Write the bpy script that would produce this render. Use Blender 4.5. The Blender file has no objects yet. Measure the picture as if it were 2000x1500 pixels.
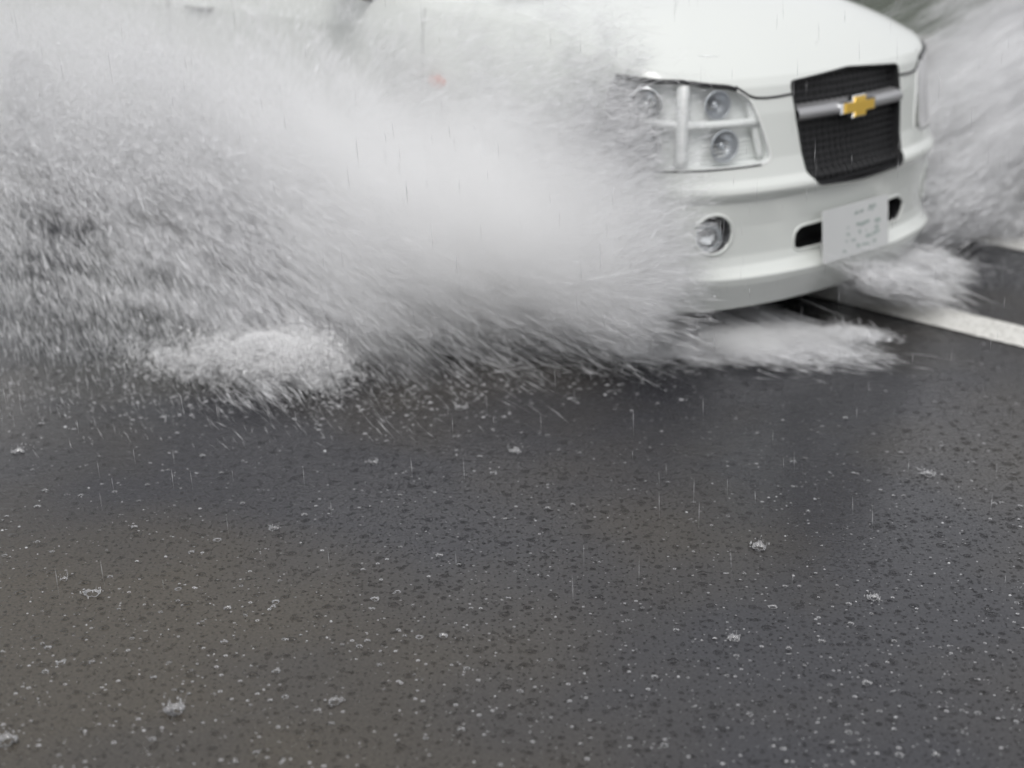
import bpy, bmesh, math, random
import numpy as np
from mathutils import Vector, Matrix, noise as mnoise

# ------------------------------------------------------------------ camera, sky, sun, exposure
SC = bpy.context.scene
COL = SC.collection
CAM_H, CAM_PITCH, CAM_F = 1.494, math.radians(19.653), 2922.4      # height, downward pitch, focal length in 2000-px units
cam_data = bpy.data.cameras.new('camera')
cam = bpy.data.objects.new('camera', cam_data); COL.objects.link(cam)
cam.location = (0, 0, CAM_H); cam.rotation_euler = (math.pi/2 - CAM_PITCH, 0, 0)
cam_data.sensor_width = 36; cam_data.lens = CAM_F*36/2000
cam_data.clip_start = .05; cam_data.clip_end = 2000
cam_data.dof.use_dof = True; cam_data.dof.focus_distance = 3.3; cam_data.dof.aperture_fstop = 1.7
SC.camera = cam

world = bpy.data.worlds.new('World'); SC.world = world; world.use_nodes = True
SUN_EL, SUN_AZ = math.radians(50), math.radians(196)
wn, wl = world.node_tree.nodes, world.node_tree.links
wn.clear()
sky = wn.new('ShaderNodeTexSky'); sky.sky_type = 'NISHITA'; sky.sun_disc = False
sky.sun_elevation = SUN_EL; sky.sun_rotation = SUN_AZ; sky.dust_density = 4; sky.air_density = 1.0
hs = wn.new('ShaderNodeHueSaturation'); hs.inputs['Saturation'].default_value = .12
wmix = wn.new('ShaderNodeMix'); wmix.data_type = 'RGBA'; wmix.inputs['Factor'].default_value = .72
wmix.inputs['B'].default_value = (10.2, 10.3, 10.6, 1)              # the even cloud deck, in the sky's own units
bg = wn.new('ShaderNodeBackground'); bg.inputs['Strength'].default_value = .078
wo = wn.new('ShaderNodeOutputWorld')
wl.new(sky.outputs[0], hs.inputs['Color']); wl.new(hs.outputs[0], wmix.inputs['A'])
wl.new(wmix.outputs['Result'], bg.inputs['Color']); wl.new(bg.outputs[0], wo.inputs['Surface'])

sd = bpy.data.lights.new('sun', 'SUN'); sd.energy = 1.2; sd.angle = math.radians(28); sd.color = (1, .98, .95)
sun = bpy.data.objects.new('sun', sd); COL.objects.link(sun)
sun.rotation_euler = (math.pi/2 - SUN_EL, 0, math.pi - SUN_AZ)

SC.view_settings.view_transform = 'Standard'; SC.view_settings.look = 'None'
SC.view_settings.exposure = .36; SC.view_settings.gamma = 1
SC.cycles.max_bounces = 26; SC.cycles.transparent_max_bounces = 24
SC.cycles.diffuse_bounces = 20; SC.cycles.transmission_bounces = 8; SC.cycles.volume_bounces = 12; SC.cycles.volume_step_rate = 3.0; SC.cycles.use_adaptive_sampling = True; SC.cycles.adaptive_threshold = .02
SC.cycles.caustics_reflective = False; SC.cycles.caustics_refractive = False

def at(px, py, d):
    """world point seen at photo pixel (px, py) at depth d along the lens axis"""
    a = (px-1000)/CAM_F; b = (750-py)/CAM_F; c, s = math.cos(CAM_PITCH), math.sin(CAM_PITCH)
    return (a*d, (c + b*s)*d, CAM_H + (-s + b*c)*d)
def ground(px, py, z=0.):
    b = (750-py)/CAM_F; c, s = math.cos(CAM_PITCH), math.sin(CAM_PITCH)
    return at(px, py, (z-CAM_H)/(-s + b*c))

# ------------------------------------------------------------------ materials
def new_mat(name):
    m = bpy.data.materials.new(name); m.use_nodes = True
    return m, m.node_tree.nodes, m.node_tree.links, m.node_tree.nodes['Principled BSDF']
def pmat(name, color, rough=.5, metal=0, coat=0, spec=.5, bump=None, ior=1.5, trans=0):
    m, n, l, p = new_mat(name)
    p.inputs['Base Color'].default_value = (*color, 1); p.inputs['Roughness'].default_value = rough
    p.inputs['Metallic'].default_value = metal; p.inputs['Coat Weight'].default_value = coat
    p.inputs['Coat Roughness'].default_value = .04
    p.inputs['Specular IOR Level'].default_value = spec; p.inputs['IOR'].default_value = ior
    p.inputs['Transmission Weight'].default_value = trans
    tc = n.new('ShaderNodeTexCoord'); nz = n.new('ShaderNodeTexNoise')
    nz.inputs['Scale'].default_value = bump[0] if bump else 9; nz.inputs['Detail'].default_value = 4
    l.new(tc.outputs['Object'], nz.inputs['Vector'])
    mr = n.new('ShaderNodeMapRange'); mr.inputs['To Min'].default_value = max(0, rough-.05); mr.inputs['To Max'].default_value = min(1, rough+.06)
    l.new(nz.outputs['Fac'], mr.inputs['Value']); l.new(mr.outputs[0], p.inputs['Roughness'])
    if bump:
        b = n.new('ShaderNodeBump'); b.inputs['Strength'].default_value = bump[1]; b.inputs['Distance'].default_value = bump[2]
        l.new(nz.outputs['Fac'], b.inputs['Height']); l.new(b.outputs[0], p.inputs['Normal'])
    return m

def mat_paint():
    # white body paint under running rain water
    m, n, l, p = new_mat('white_paint')
    p.inputs['Base Color'].default_value = (.665, .685, .660, 1); p.inputs['Roughness'].default_value = .32
    p.inputs['Coat Weight'].default_value = .7; p.inputs['Coat Roughness'].default_value = .08
    tc = n.new('ShaderNodeTexCoord')
    mp = n.new('ShaderNodeMapping'); mp.inputs['Scale'].default_value = (1, 1, .35)
    nz = n.new('ShaderNodeTexNoise'); nz.inputs['Scale'].default_value = 55; nz.inputs['Detail'].default_value = 3
    l.new(tc.outputs['Object'], mp.inputs[0]); l.new(mp.outputs[0], nz.inputs['Vector'])
    vo = n.new('ShaderNodeTexVoronoi'); vo.inputs['Scale'].default_value = 130; l.new(mp.outputs[0], vo.inputs['Vector'])
    mr = n.new('ShaderNodeMapRange'); mr.inputs['From Min'].default_value = .1; mr.inputs['From Max'].default_value = .35
    mr.inputs['To Min'].default_value = 1; mr.inputs['To Max'].default_value = 0; l.new(vo.outputs['Distance'], mr.inputs['Value'])
    ad = n.new('ShaderNodeMath'); ad.operation = 'MULTIPLY_ADD'; ad.inputs[1].default_value = .5
    l.new(mr.outputs[0], ad.inputs[0]); l.new(nz.outputs['Fac'], ad.inputs[2])
    b = n.new('ShaderNodeBump'); b.inputs['Strength'].default_value = .25; b.inputs['Distance'].default_value = .0012
    l.new(ad.outputs[0], b.inputs['Height']); l.new(b.outputs[0], p.inputs['Coat Normal'])
    n2 = n.new('ShaderNodeTexNoise'); n2.inputs['Scale'].default_value = 3; n2.inputs['Detail'].default_value = 5
    l.new(tc.outputs['Object'], n2.inputs['Vector'])
    r = n.new('ShaderNodeMapRange'); r.inputs['To Min'].default_value = .22; r.inputs['To Max'].default_value = .42
    l.new(n2.outputs['Fac'], r.inputs['Value']); l.new(r.outputs[0], p.inputs['Roughness'])
    return m

def mat_spray(name, col=(.982, .983, .998), tr=.0, sheer=0.):
    # aerated water: scatters light from every side
    m, n, l, p = new_mat(name)
    n.remove(p); out = n['Material Output']
    d = n.new('ShaderNodeBsdfDiffuse'); d.inputs['Color'].default_value = (*col, 1)
    t = n.new('ShaderNodeBsdfTranslucent'); t.inputs['Color'].default_value = (*col, 1)
    mx = n.new('ShaderNodeMixShader'); mx.inputs[0].default_value = tr
    l.new(d.outputs[0], mx.inputs[1]); l.new(t.outputs[0], mx.inputs[2])
    g = n.new('ShaderNodeBsdfGlossy'); g.inputs['Roughness'].default_value = .25; g.inputs['Color'].default_value = (1, 1, 1, 1)
    fr = n.new('ShaderNodeFresnel'); fr.inputs['IOR'].default_value = 1.33
    m2 = n.new('ShaderNodeMixShader'); l.new(fr.outputs[0], m2.inputs[0]); l.new(mx.outputs[0], m2.inputs[1]); l.new(g.outputs[0], m2.inputs[2])
    tp = n.new('ShaderNodeBsdfTransparent'); m3 = n.new('ShaderNodeMixShader'); m3.inputs[0].default_value = sheer
    if not sheer: l.new(m2.outputs[0], out.inputs['Surface']); return m
    l.new(m2.outputs[0], m3.inputs[1]); l.new(tp.outputs[0], m3.inputs[2]); l.new(m3.outputs[0], out.inputs['Surface'])
    return m

def mat_clear(name, tint=(1, 1, 1), milk=.15, edge=1.45):
    # clear water: transparent body, mirror-bright edge, white mixed in to stand for refracted glints
    m, n, l, p = new_mat(name); n.remove(p); out = n['Material Output']
    gl = n.new('ShaderNodeMixShader'); tp = n.new('ShaderNodeBsdfTransparent'); gs = n.new('ShaderNodeBsdfGlossy'); gs.inputs['Roughness'].default_value = .06; fr = n.new('ShaderNodeFresnel'); fr.inputs['IOR'].default_value = edge
    l.new(fr.outputs[0], gl.inputs[0]); l.new(tp.outputs[0], gl.inputs[1]); l.new(gs.outputs[0], gl.inputs[2])
    d = n.new('ShaderNodeBsdfDiffuse'); d.inputs['Color'].default_value = (.9, .9, .92, 1)
    mx = n.new('ShaderNodeMixShader'); mx.inputs[0].default_value = milk
    l.new(gl.outputs[0], mx.inputs[1]); l.new(d.outputs[0], mx.inputs[2]); l.new(mx.outputs[0], out.inputs['Surface'])
    return m

def mat_lens():
    m, n, l, p = new_mat('clear_lens'); n.remove(p); out = n['Material Output']
    t = n.new('ShaderNodeBsdfTransparent'); t.inputs['Color'].default_value = (.95, .96, .96, 1)
    g = n.new('ShaderNodeBsdfGlossy'); g.inputs['Roughness'].default_value = .03
    fr = n.new('ShaderNodeFresnel'); fr.inputs['IOR'].default_value = 1.5
    tc = n.new('ShaderNodeTexCoord'); nz = n.new('ShaderNodeTexNoise'); nz.inputs['Scale'].default_value = 70
    l.new(tc.outputs['Object'], nz.inputs['Vector'])
    b = n.new('ShaderNodeBump'); b.inputs['Strength'].default_value = .3; b.inputs['Distance'].default_value = .001
    l.new(nz.outputs['Fac'], b.inputs['Height']); l.new(b.outputs[0], g.inputs['Normal'])
    mx = n.new('ShaderNodeMixShader'); l.new(fr.outputs[0], mx.inputs[0]); l.new(t.outputs[0], mx.inputs[1]); l.new(g.outputs[0], mx.inputs[2])
    l.new(mx.outputs[0], out.inputs['Surface']); return m

def water_bump(n, l, tc_out, target, fine=1.):
    """rain-beaten water film: slow swell, fine ripple, drop craters with a raised rim"""
    def math_(op, a, b=None, c=None):
        x = n.new('ShaderNodeMath'); x.operation = op
        for i, v in enumerate((a, b, c)):
            if v is None: continue
            if isinstance(v, (int, float)): x.inputs[i].default_value = v
            else: l.new(v, x.inputs[i])
        return x.outputs[0]
    total = None
    for sc_, amp, det, st in ((7, .0014, 3, (1, 1.6, 1)), (34, .0013, 3, (1, 1.6, 1)), (95, .00042, 3, (1, 1.5, 1))):
        mp = n.new('ShaderNodeMapping'); mp.inputs['Scale'].default_value = st; l.new(tc_out, mp.inputs[0])
        nz = n.new('ShaderNodeTexNoise'); nz.inputs['Scale'].default_value = sc_; nz.inputs['Detail'].default_value = det
        nz.inputs['Distortion'].default_value = .4
        l.new(mp.outputs[0], nz.inputs['Vector'])
        v = math_('MULTIPLY', nz.outputs['Fac'], amp*fine)
        total = v if total is None else math_('ADD', total, v)
    for sc_, R, amp, keep, off in ((21, .30, .0085, .50, 0), (40, .30, .0048, .40, 3.3), (78, .32, .0026, .40, 7.1)):
        mp = n.new('ShaderNodeMapping'); mp.inputs['Location'].default_value = (off, off*.7, 0); l.new(tc_out, mp.inputs[0])
        vo = n.new('ShaderNodeTexVoronoi'); vo.voronoi_dimensions = '2D'; vo.inputs['Scale'].default_value = sc_; l.new(mp.outputs[0], vo.inputs['Vector'])
        sep = n.new('ShaderNodeSeparateColor'); l.new(vo.outputs['Color'], sep.inputs[0])
        on = math_('GREATER_THAN', sep.outputs[0], keep)
        rad = math_('MULTIPLY_ADD', sep.outputs[1], R*.75, R*.3)
        q = math_('DIVIDE', vo.outputs['Distance'], rad)
        q = math_('MINIMUM', q, 1.0)
        # crater profile: -(cos) bowl with a rim
        cr = math_('COSINE', math_('MULTIPLY', q, 5.2)); fall = math_('SUBTRACT', 1.0, math_('MULTIPLY', q, q))
        h = math_('MULTIPLY', math_('MULTIPLY', cr, fall), on)
        total = math_('ADD', total, math_('MULTIPLY', h, -amp*.5))
    b = n.new('ShaderNodeBump'); b.inputs['Strength'].default_value = 1; b.inputs['Distance'].default_value = 1
    l.new(total, b.inputs['Height']); l.new(b.outputs[0], target)
    return b

def mat_road():
    m, n, l, p = new_mat('wet_asphalt')
    g = n.new('ShaderNodeNewGeometry'); pos = g.outputs['Position']
    n1 = n.new('ShaderNodeTexNoise'); n1.inputs['Scale'].default_value = .9; n1.inputs['Detail'].default_value = 3; l.new(pos, n1.inputs['Vector'])
    r1 = n.new('ShaderNodeValToRGB'); r1.color_ramp.elements[0].position = .36; r1.color_ramp.elements[1].position = .66
    r1.color_ramp.elements[0].color = (.041, .041, .046, 1); r1.color_ramp.elements[1].color = (.066, .058, .047, 1)   # silt-brown run-off in the film
    mpg = n.new('ShaderNodeMapping'); mpg.vector_type = 'TEXTURE'; mpg.inputs['Location'].default_value = (-.75, 2.5, 0); mpg.inputs['Scale'].default_value = (1.3, .8, 1); mpg.inputs['Rotation'].default_value = (0, 0, -.35)
    gg = n.new('ShaderNodeTexGradient'); gg.gradient_type = 'SPHERICAL'; l.new(pos, mpg.inputs[0]); l.new(mpg.outputs[0], gg.inputs[0])
    ga = n.new('ShaderNodeMath'); ga.operation = 'MULTIPLY_ADD'; ga.inputs[1].default_value = .38; ga.use_clamp = True
    l.new(gg.outputs['Fac'], ga.inputs[0]); gs = n.new('ShaderNodeMath'); gs.operation = 'SUBTRACT'; gs.inputs[1].default_value = .09; l.new(n1.outputs['Fac'], gs.inputs[0]); l.new(gs.outputs[0], ga.inputs[2])
    l.new(ga.outputs[0], r1.inputs[0])
    n2 = n.new('ShaderNodeTexNoise'); n2.inputs['Scale'].default_value = 160; n2.inputs['Detail'].default_value = 2; l.new(pos, n2.inputs['Vector'])
    m2 = n.new('ShaderNodeMapRange'); m2.inputs['From Min'].default_value = .3; m2.inputs['From Max'].default_value = .7
    m2.inputs['To Min'].default_value = .72; m2.inputs['To Max'].default_value = 1.2; l.new(n2.outputs['Fac'], m2.inputs['Value'])
    mx = n.new('ShaderNodeMix'); mx.data_type = 'RGBA'; mx.blend_type = 'MULTIPLY'; mx.inputs['Factor'].default_value = 1
    l.new(r1.outputs[0], mx.inputs['A']); l.new(m2.outputs[0], mx.inputs['B']); l.new(mx.outputs['Result'], p.inputs['Base Color'])
    p.inputs['Roughness'].default_value = .19; p.inputs['IOR'].default_value = 1.33
    b = water_bump(n, l, pos, p.inputs['Normal'])
    return m

def mat_line():
    m, n, l, p = new_mat('road_paint')
    g = n.new('ShaderNodeNewGeometry'); pos = g.outputs['Position']
    n1 = n.new('ShaderNodeTexNoise'); n1.inputs['Scale'].default_value = 60; n1.inputs['Detail'].default_value = 5; l.new(pos, n1.inputs['Vector'])
    r1 = n.new('ShaderNodeValToRGB'); r1.color_ramp.elements[0].position = .30; r1.color_ramp.elements[1].position = .55
    r1.color_ramp.elements[0].color = (.60, .59, .55, 1); r1.color_ramp.elements[1].color = (.80, .79, .75, 1)
    l.new(n1.outputs['Fac'], r1.inputs[0]); l.new(r1.outputs[0], p.inputs['Base Color'])
    p.inputs['Roughness'].default_value = .15; p.inputs['IOR'].default_value = 1.33
    water_bump(n, l, pos, p.inputs['Normal'], .8)
    return m

def mat_leaf():
    m, n, l, p = new_mat('hedge_leaf')
    g = n.new('ShaderNodeNewGeometry'); r = n.new('ShaderNodeValToRGB')
    r.color_ramp.elements[0].color = (.034, .052, .036, 1); r.color_ramp.elements[1].color = (.085, .11, .075, 1)
    l.new(g.outputs['Random Per Island'], r.inputs[0]); l.new(r.outputs[0], p.inputs['Base Color'])
    p.inputs['Roughness'].default_value = .35; return m

def mat_grass():
    m, n, l, p = new_mat('grass_bank')
    tc = n.new('ShaderNodeTexCoord'); nz = n.new('ShaderNodeTexNoise'); nz.inputs['Scale'].default_value = 14; nz.inputs['Detail'].default_value = 8
    l.new(tc.outputs['Object'], nz.inputs['Vector']); r = n.new('ShaderNodeValToRGB')
    r.color_ramp.elements[0].color = (.045, .055, .042, 1); r.color_ramp.elements[1].color = (.10, .115, .085, 1)  # green greyed in the colour to stand in for rain haze
    l.new(nz.outputs['Fac'], r.inputs[0]); l.new(r.outputs[0], p.inputs['Base Color'])
    b = n.new('ShaderNodeBump'); b.inputs['Distance'].default_value = .05; l.new(nz.outputs['Fac'], b.inputs['Height']); l.new(b.outputs[0], p.inputs['Normal'])
    p.inputs['Roughness'].default_value = .6; return m

M = dict(
    paint=mat_paint(), black=pmat('black_plastic', (.012, .012, .013), .45), gasket=pmat('dark_rubber_seal', (.02, .02, .022), .5),
    chrome=pmat('reflector_chrome', (.78, .79, .80), .14, 1), housing=pmat('lamp_housing', (.84, .85, .84), .35),
    darkchrome=pmat('dark_reflector', (.55, .57, .60), .3, .7), lens=mat_lens(), silver=pmat('silver_trim', (.42, .42, .43), .3, .6),
    gold=pmat('gold_badge', (.80, .52, .10), .28, .55), plate=pmat('number_plate', (.60, .61, .61), .4),
    ink=pmat('plate_ink', (.36, .42, .40), .5), tyre=pmat('tyre_rubber', (.022, .022, .023), .6, bump=(60, .5, .003)),
    rim=pmat('alloy_rim', (.55, .56, .57), .3, .9), glass=pmat('tinted_glass', (.015, .018, .018), .06, 0, 0, .8),
    red=pmat('orange_red_lens', (.62, .17, .10), .2), under=pmat('underbody', (.03, .03, .03), .8),
    spray=mat_spray('spray_water'), foam=mat_spray('foam_water', (.99, .99, .995), .0), clear=mat_clear('clear_water', milk=.14),
    milk=mat_clear('whitened_water', milk=.45), rainm=mat_clear('rain_water', milk=.5, edge=1.08), speck=mat_clear('beaded_water', milk=.38),
    road=mat_road(), line=mat_line(), kerb=pmat('kerb_concrete', (.30, .30, .29), .5, bump=(40, .6, .004)), grass=mat_grass(), leaf=mat_leaf())

HX_, HY_ = math.cos(math.radians(-46.244)), math.sin(math.radians(-46.244))
def mat_mist(blobs, dens, focus=(.45, 4.3, -.1)):
    # fine suspended droplets: soft-edged density summed over world-space ellipsoids (centre, radii, weight)
    m, n, l, p = new_mat('water_mist'); n.remove(p); out = n['Material Output']
    g = n.new('ShaderNodeNewGeometry'); pos = g.outputs['Position']; total = None
    def mth(op, a, b_=None, c_=None):
        x = n.new('ShaderNodeMath'); x.operation = op
        for i, v in enumerate((a, b_, c_)):
            if v is None: continue
            if isinstance(v, (int, float)): x.inputs[i].default_value = v
            else: l.new(v, x.inputs[i])
        return x.outputs[0]
    for (c_, rot, rad, wt) in blobs:
        mp = n.new('ShaderNodeMapping'); mp.vector_type = 'TEXTURE'; mp.inputs['Location'].default_value = c_
        mp.inputs['Rotation'].default_value = rot; mp.inputs['Scale'].default_value = rad; l.new(pos, mp.inputs[0])
        gr_ = n.new('ShaderNodeTexGradient'); gr_.gradient_type = 'SPHERICAL'; l.new(mp.outputs[0], gr_.inputs[0])
        v = mth('MULTIPLY', mth('POWER', gr_.outputs['Fac'], 1.5), wt); total = v if total is None else mth('ADD', total, v)
    nz = n.new('ShaderNodeTexNoise'); nz.inputs['Scale'].default_value = 6; nz.inputs['Detail'].default_value = 3; 
    sx = n.new('ShaderNodeSeparateXYZ'); sub = n.new('ShaderNodeVectorMath'); sub.operation = 'SUBTRACT'; sub.inputs[1].default_value = focus; l.new(pos, sub.inputs[0])
    l.new(sub.outputs[0], sx.inputs[0])
    al = mth('ADD', mth('MULTIPLY', sx.outputs['X'], HX_), mth('MULTIPLY', sx.outputs['Y'], HY_)); ac = mth('ADD', mth('MULTIPLY', sx.outputs['X'], -HY_), mth('MULTIPLY', sx.outputs['Y'], HX_))
    an = mth('ARCTAN2', sx.outputs['Z'], al); rr = mth('SQRT', mth('ADD', mth('MULTIPLY', al, al), mth('MULTIPLY', sx.outputs['Z'], sx.outputs['Z'])))
    cb = n.new('ShaderNodeCombineXYZ'); l.new(mth('MULTIPLY', an, 5.5), cb.inputs['X']); l.new(mth('MULTIPLY', rr, .55), cb.inputs['Y']); l.new(mth('MULTIPLY', ac, 1.2), cb.inputs['Z'])
    l.new(cb.outputs[0], nz.inputs['Vector'])
    nn = n.new('ShaderNodeMapRange'); nn.inputs['From Min'].default_value = .3; nn.inputs['From Max'].default_value = .7; nn.inputs['To Min'].default_value = .2; nn.inputs['To Max'].default_value = 1.8
    l.new(nz.outputs['Fac'], nn.inputs['Value'])
    v = mth('MULTIPLY', mth('MULTIPLY', total, nn.outputs[0]), dens)
    vs = n.new('ShaderNodeVolumeScatter'); vs.inputs['Color'].default_value = (1, 1, 1, 1); vs.inputs['Anisotropy'].default_value = .2
    l.new(v, vs.inputs['Density']); l.new(vs.outputs[0], out.inputs['Volume'])
    return m

# ------------------------------------------------------------------ object helpers
def tag(o, label=None, cat=None, group=None, kind=None):
    if label: o['label'] = label
    if cat: o['category'] = cat
    if group: o['group'] = group
    if kind: o['kind'] = kind
    return o
def mesh_obj(name, V, Fc, mat, parent=None, smooth=True):
    me = bpy.data.meshes.new(name); me.from_pydata([tuple(map(float, v)) for v in V], [], [tuple(int(i) for i in f) for f in Fc])
    me.materials.append(mat)
    if smooth and len(me.polygons): me.polygons.foreach_set('use_smooth', [True]*len(me.polygons))
    me.update(); o = bpy.data.objects.new(name, me); COL.objects.link(o)
    if parent: o.parent = parent
    return o
def np_mesh(name, V, T, mat, smooth=False, nside=3):
    """big mesh straight from arrays"""
    me = bpy.data.meshes.new(name); V = np.asarray(V, np.float32); T = np.asarray(T, np.int32)
    me.vertices.add(len(V)); me.vertices.foreach_set('co', V.ravel())
    me.loops.add(T.size); me.loops.foreach_set('vertex_index', T.ravel())
    me.polygons.add(len(T)); me.polygons.foreach_set('loop_start', np.arange(len(T), dtype=np.int32)*nside)
    me.update(calc_edges=True); me.validate()
    if smooth: me.polygons.foreach_set('use_smooth', np.ones(len(me.polygons), bool))
    me.materials.append(mat); o = bpy.data.objects.new(name, me); COL.objects.link(o); return o
def tube(V, Fc, pts, r, n=6, closed=False):
    """append a tube along pts to V, Fc"""
    P_ = [Vector(p) for p in pts]; N = len(P_); base = len(V)
    for i in range(N):
        a = P_[(i-1) % N] if (closed or i > 0) else P_[i]; b = P_[(i+1) % N] if (closed or i < N-1) else P_[i]
        t = (b-a).normalized() if (b-a).length > 0 else Vector((1, 0, 0))
        up = Vector((0, 0, 1)) if abs(t.z) < .9 else Vector((1, 0, 0))
        x = t.cross(up).normalized(); y = t.cross(x).normalized()
        for k in range(n):
            w = 2*math.pi*k/n; V.append(P_[i] + r*(math.cos(w)*x + math.sin(w)*y))
    for i in range(N if closed else N-1):
        for k in range(n):
            a = base + i*n + k; b = base + i*n + (k+1) % n; j = (i+1) % N
            Fc.append((a, b, base + j*n + (k+1) % n, base + j*n + k))
    if not closed:
        Fc.append(tuple(base + k for k in range(n))[::-1]); Fc.append(tuple(base + (N-1)*n + k for k in range(n)))
def lathe(profile, origin, axis, n=32):
    """profile [(r, h)] turned round axis from origin"""
    ax = Vector(axis).normalized(); up = Vector((0, 0, 1)) if abs(ax.z) < .9 else Vector((1, 0, 0))
    x = ax.cross(up).normalized(); y = ax.cross(x); V = []; Fc = []
    for r, h in profile:
        for k in range(n):
            w = 2*math.pi*k/n; V.append(Vector(origin) + ax*h + r*(math.cos(w)*x + math.sin(w)*y))
    for i in range(len(profile)-1):
        for k in range(n):
            Fc.append((i*n+k, i*n+(k+1) % n, (i+1)*n+(k+1) % n, (i+1)*n+k))
    return V, Fc

# ------------------------------------------------------------------ the road and its setting
HX, HY = math.cos(math.radians(-46.244)), math.sin(math.radians(-46.244))     # heading of the lane and the car
NX, NY = -HY, HX                                                              # across the lane, away from the camera
def lane(a, m_, z=0): return (HX*a + NX*m_, HY*a + NY*m_, z)

def sheet(name, a0, a1, m0, m1, z, mat, na=2, nm=2):
    V = [lane(a0+(a1-a0)*i/(na-1), m0+(m1-m0)*j/(nm-1), z) for i in range(na) for j in range(nm)]
    Fc = [(i*nm+j, (i+1)*nm+j, (i+1)*nm+j+1, i*nm+j+1) for i in range(na-1) for j in range(nm-1)]
    return tag(mesh_obj(name, V, Fc, mat, None, False), kind='structure')
KERB = 10.3
sheet('ground', -400, 400, -400, 400, -.02, M['grass'])
sheet('road', -160, 160, -60, KERB, 0, M['road'])
V = []; Fc = []
prof = [(KERB, 0), (KERB, .115), (KERB+.015, .13), (KERB+.16, .13), (KERB+.16, -.02)]
for i in range(161):
    for m_, z in prof: V.append(lane(-80+i, m_, z))
for i in range(160):
    for j in range(4): Fc.append((i*5+j, i*5+j+1, (i+1)*5+j+1, (i+1)*5+j))
tag(mesh_obj('kerb', V, Fc, M['kerb'], None, False), kind='structure')
rng = random.Random(7)
V = []; Fc = []; na, nm = 220, 14
for i in range(na):
    for j in range(nm):
        a = -60 + 120*i/(na-1); m_ = KERB + .163 + 9*(j/(nm-1))**1.3
        V.append(lane(a, m_, .11 + .9*(j/(nm-1))**1.2 + (.05*mnoise.noise((a*.8, m_*.8, 0)) if j else 0)))
for i in range(na-1):
    for j in range(nm-1): Fc.append((i*nm+j, (i+1)*nm+j, (i+1)*nm+j+1, i*nm+j+1))
tag(mesh_obj('grass_bank', V, Fc, M['grass']), 'green grass bank rising behind the kerb', 'bank', kind='structure')
# hedge on the bank: leaf-sized faces through its volume
nr = np.random.default_rng(5); nl = 42000
a = nr.uniform(-14, 26, nl); h = nr.uniform(0, 1, nl)**.8; m_ = KERB + 2.6 + nr.normal(0, .42, nl)
bump_ = np.array([mnoise.noise((x*.55, 3.1, 0)) for x in a]); hz = .3 + h*(2.5 + .9*bump_)
c = np.stack([HX*a + NX*m_, HY*a + NY*m_, hz], 1); d1 = nr.normal(size=(nl, 3)); d1 /= np.linalg.norm(d1, axis=1)[:, None]
d2 = np.cross(d1, nr.normal(size=(nl, 3))); d2 /= np.linalg.norm(d2, axis=1)[:, None]
sz = nr.uniform(.03, .075, (nl, 1))
Vh = np.stack([c - d1*sz, c + d2*sz*.5, c + d1*sz, c - d2*sz*.5], 1).reshape(-1, 3)
hedge = np_mesh('hedge', Vh, np.arange(nl*4).reshape(-1, 4), M['leaf'], nside=4)
tag(hedge, 'dark green hedge running along the bank beyond the road', 'hedge')

# painted lines: edges nibbled by wear, and water-worn chips
def stripe(centre, width, a0, a1, label, seed, cat='road marking'):
    r = random.Random(seed); n = int((a1-a0)/.02); V = []; Fc = []
    for i in range(n+1):
        a_ = a0 + (a1-a0)*i/n
        e1 = .006*mnoise.noise((a_*9, seed, 0)) + .006*mnoise.noise((a_*38, seed, 1)); e2 = .006*mnoise.noise((a_*9, seed, 5)) + .006*mnoise.noise((a_*38, seed, 6))
        V.append(lane(a_, centre - width/2 + e1, .004)); V.append(lane(a_, centre + width/2 + e2, .004))
    for i in range(n): Fc.append((2*i, 2*i+2, 2*i+3, 2*i+1))
    return tag(mesh_obj('road_line', V, Fc, M['line'], None, False), label, cat, 'painted lines along the lane')
STR = [(1.675, 4.618, .205, 'worn white painted line nearest the car, running out from under its bumper'),
       (2.04, 5.84, .17, 'middle white painted line, half lost under the spray right of the car'),
       (2.36, 6.86, .17, 'farthest white painted line, at the right edge beyond the spray')]
for i, (x, y, w_, lb) in enumerate(STR):
    mm = x*NX + y*NY
    stripe(mm, w_, -7, 12, lb, i+1)
# ------------------------------------------------------------------ the car
OUTL = [(0,0),(-.005,.14),(-.02,.29),(-.049,.43),(-.095,.56),(-.161,.66),(-.26,.735),(-.383,.772),(-.52,.784),(-.70,.789),(-.9,.792),(-1.6,.80),(-2.5,.805),(-3.6,.805),(-4.5,.78),(-4.82,.69),(-4.95,.5),(-5.0,.25),(-5.0,0)]
FP = np.array([(.155,.07),(.17,.06),(.20,.04),(.245,.012),(.27,.004),(.282,.022),(.30,.04),(.33,.047),(.42,.045),(.50,.036),(.515,.018),(.53,.010),(.545,.014),(.565,.034),(.62,.05),(.75,.07),(.83,.088),(.855,.105),(.87,.125)])
GP = np.array([(.155,.05),(.17,.045),(.22,.025),(.30,.004),(.45,0),(.6,.005),(.8,.02),(.85,.032),(.87,.045)])
def catmull(pts, n):
    out = []; Q = [np.array(p, float) for p in pts]; Q = [2*Q[0]-Q[1]] + Q + [2*Q[-1]-Q[-2]]
    for i in range(1, len(Q)-2):
        a, b, c_, d = Q[i-1:i+3]
        for k in range(n):
            t = k/n; out.append(.5*((2*b)+(c_-a)*t+(2*a-5*b+4*c_-d)*t*t+(-a+3*b-3*c_+d)*t**3))
    out.append(Q[-2]); return np.array(out)
_c = catmull(OUTL, 24); _c[0, 1] = 0
_s = np.concatenate([[0], np.cumsum(np.hypot(*np.diff(_c, axis=0).T))]); _e = np.linspace(0, _s[-1], 900)
_c = np.stack([np.interp(_e, _s, _c[:, 0]), np.interp(_e, _s, _c[:, 1])], 1)
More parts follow.
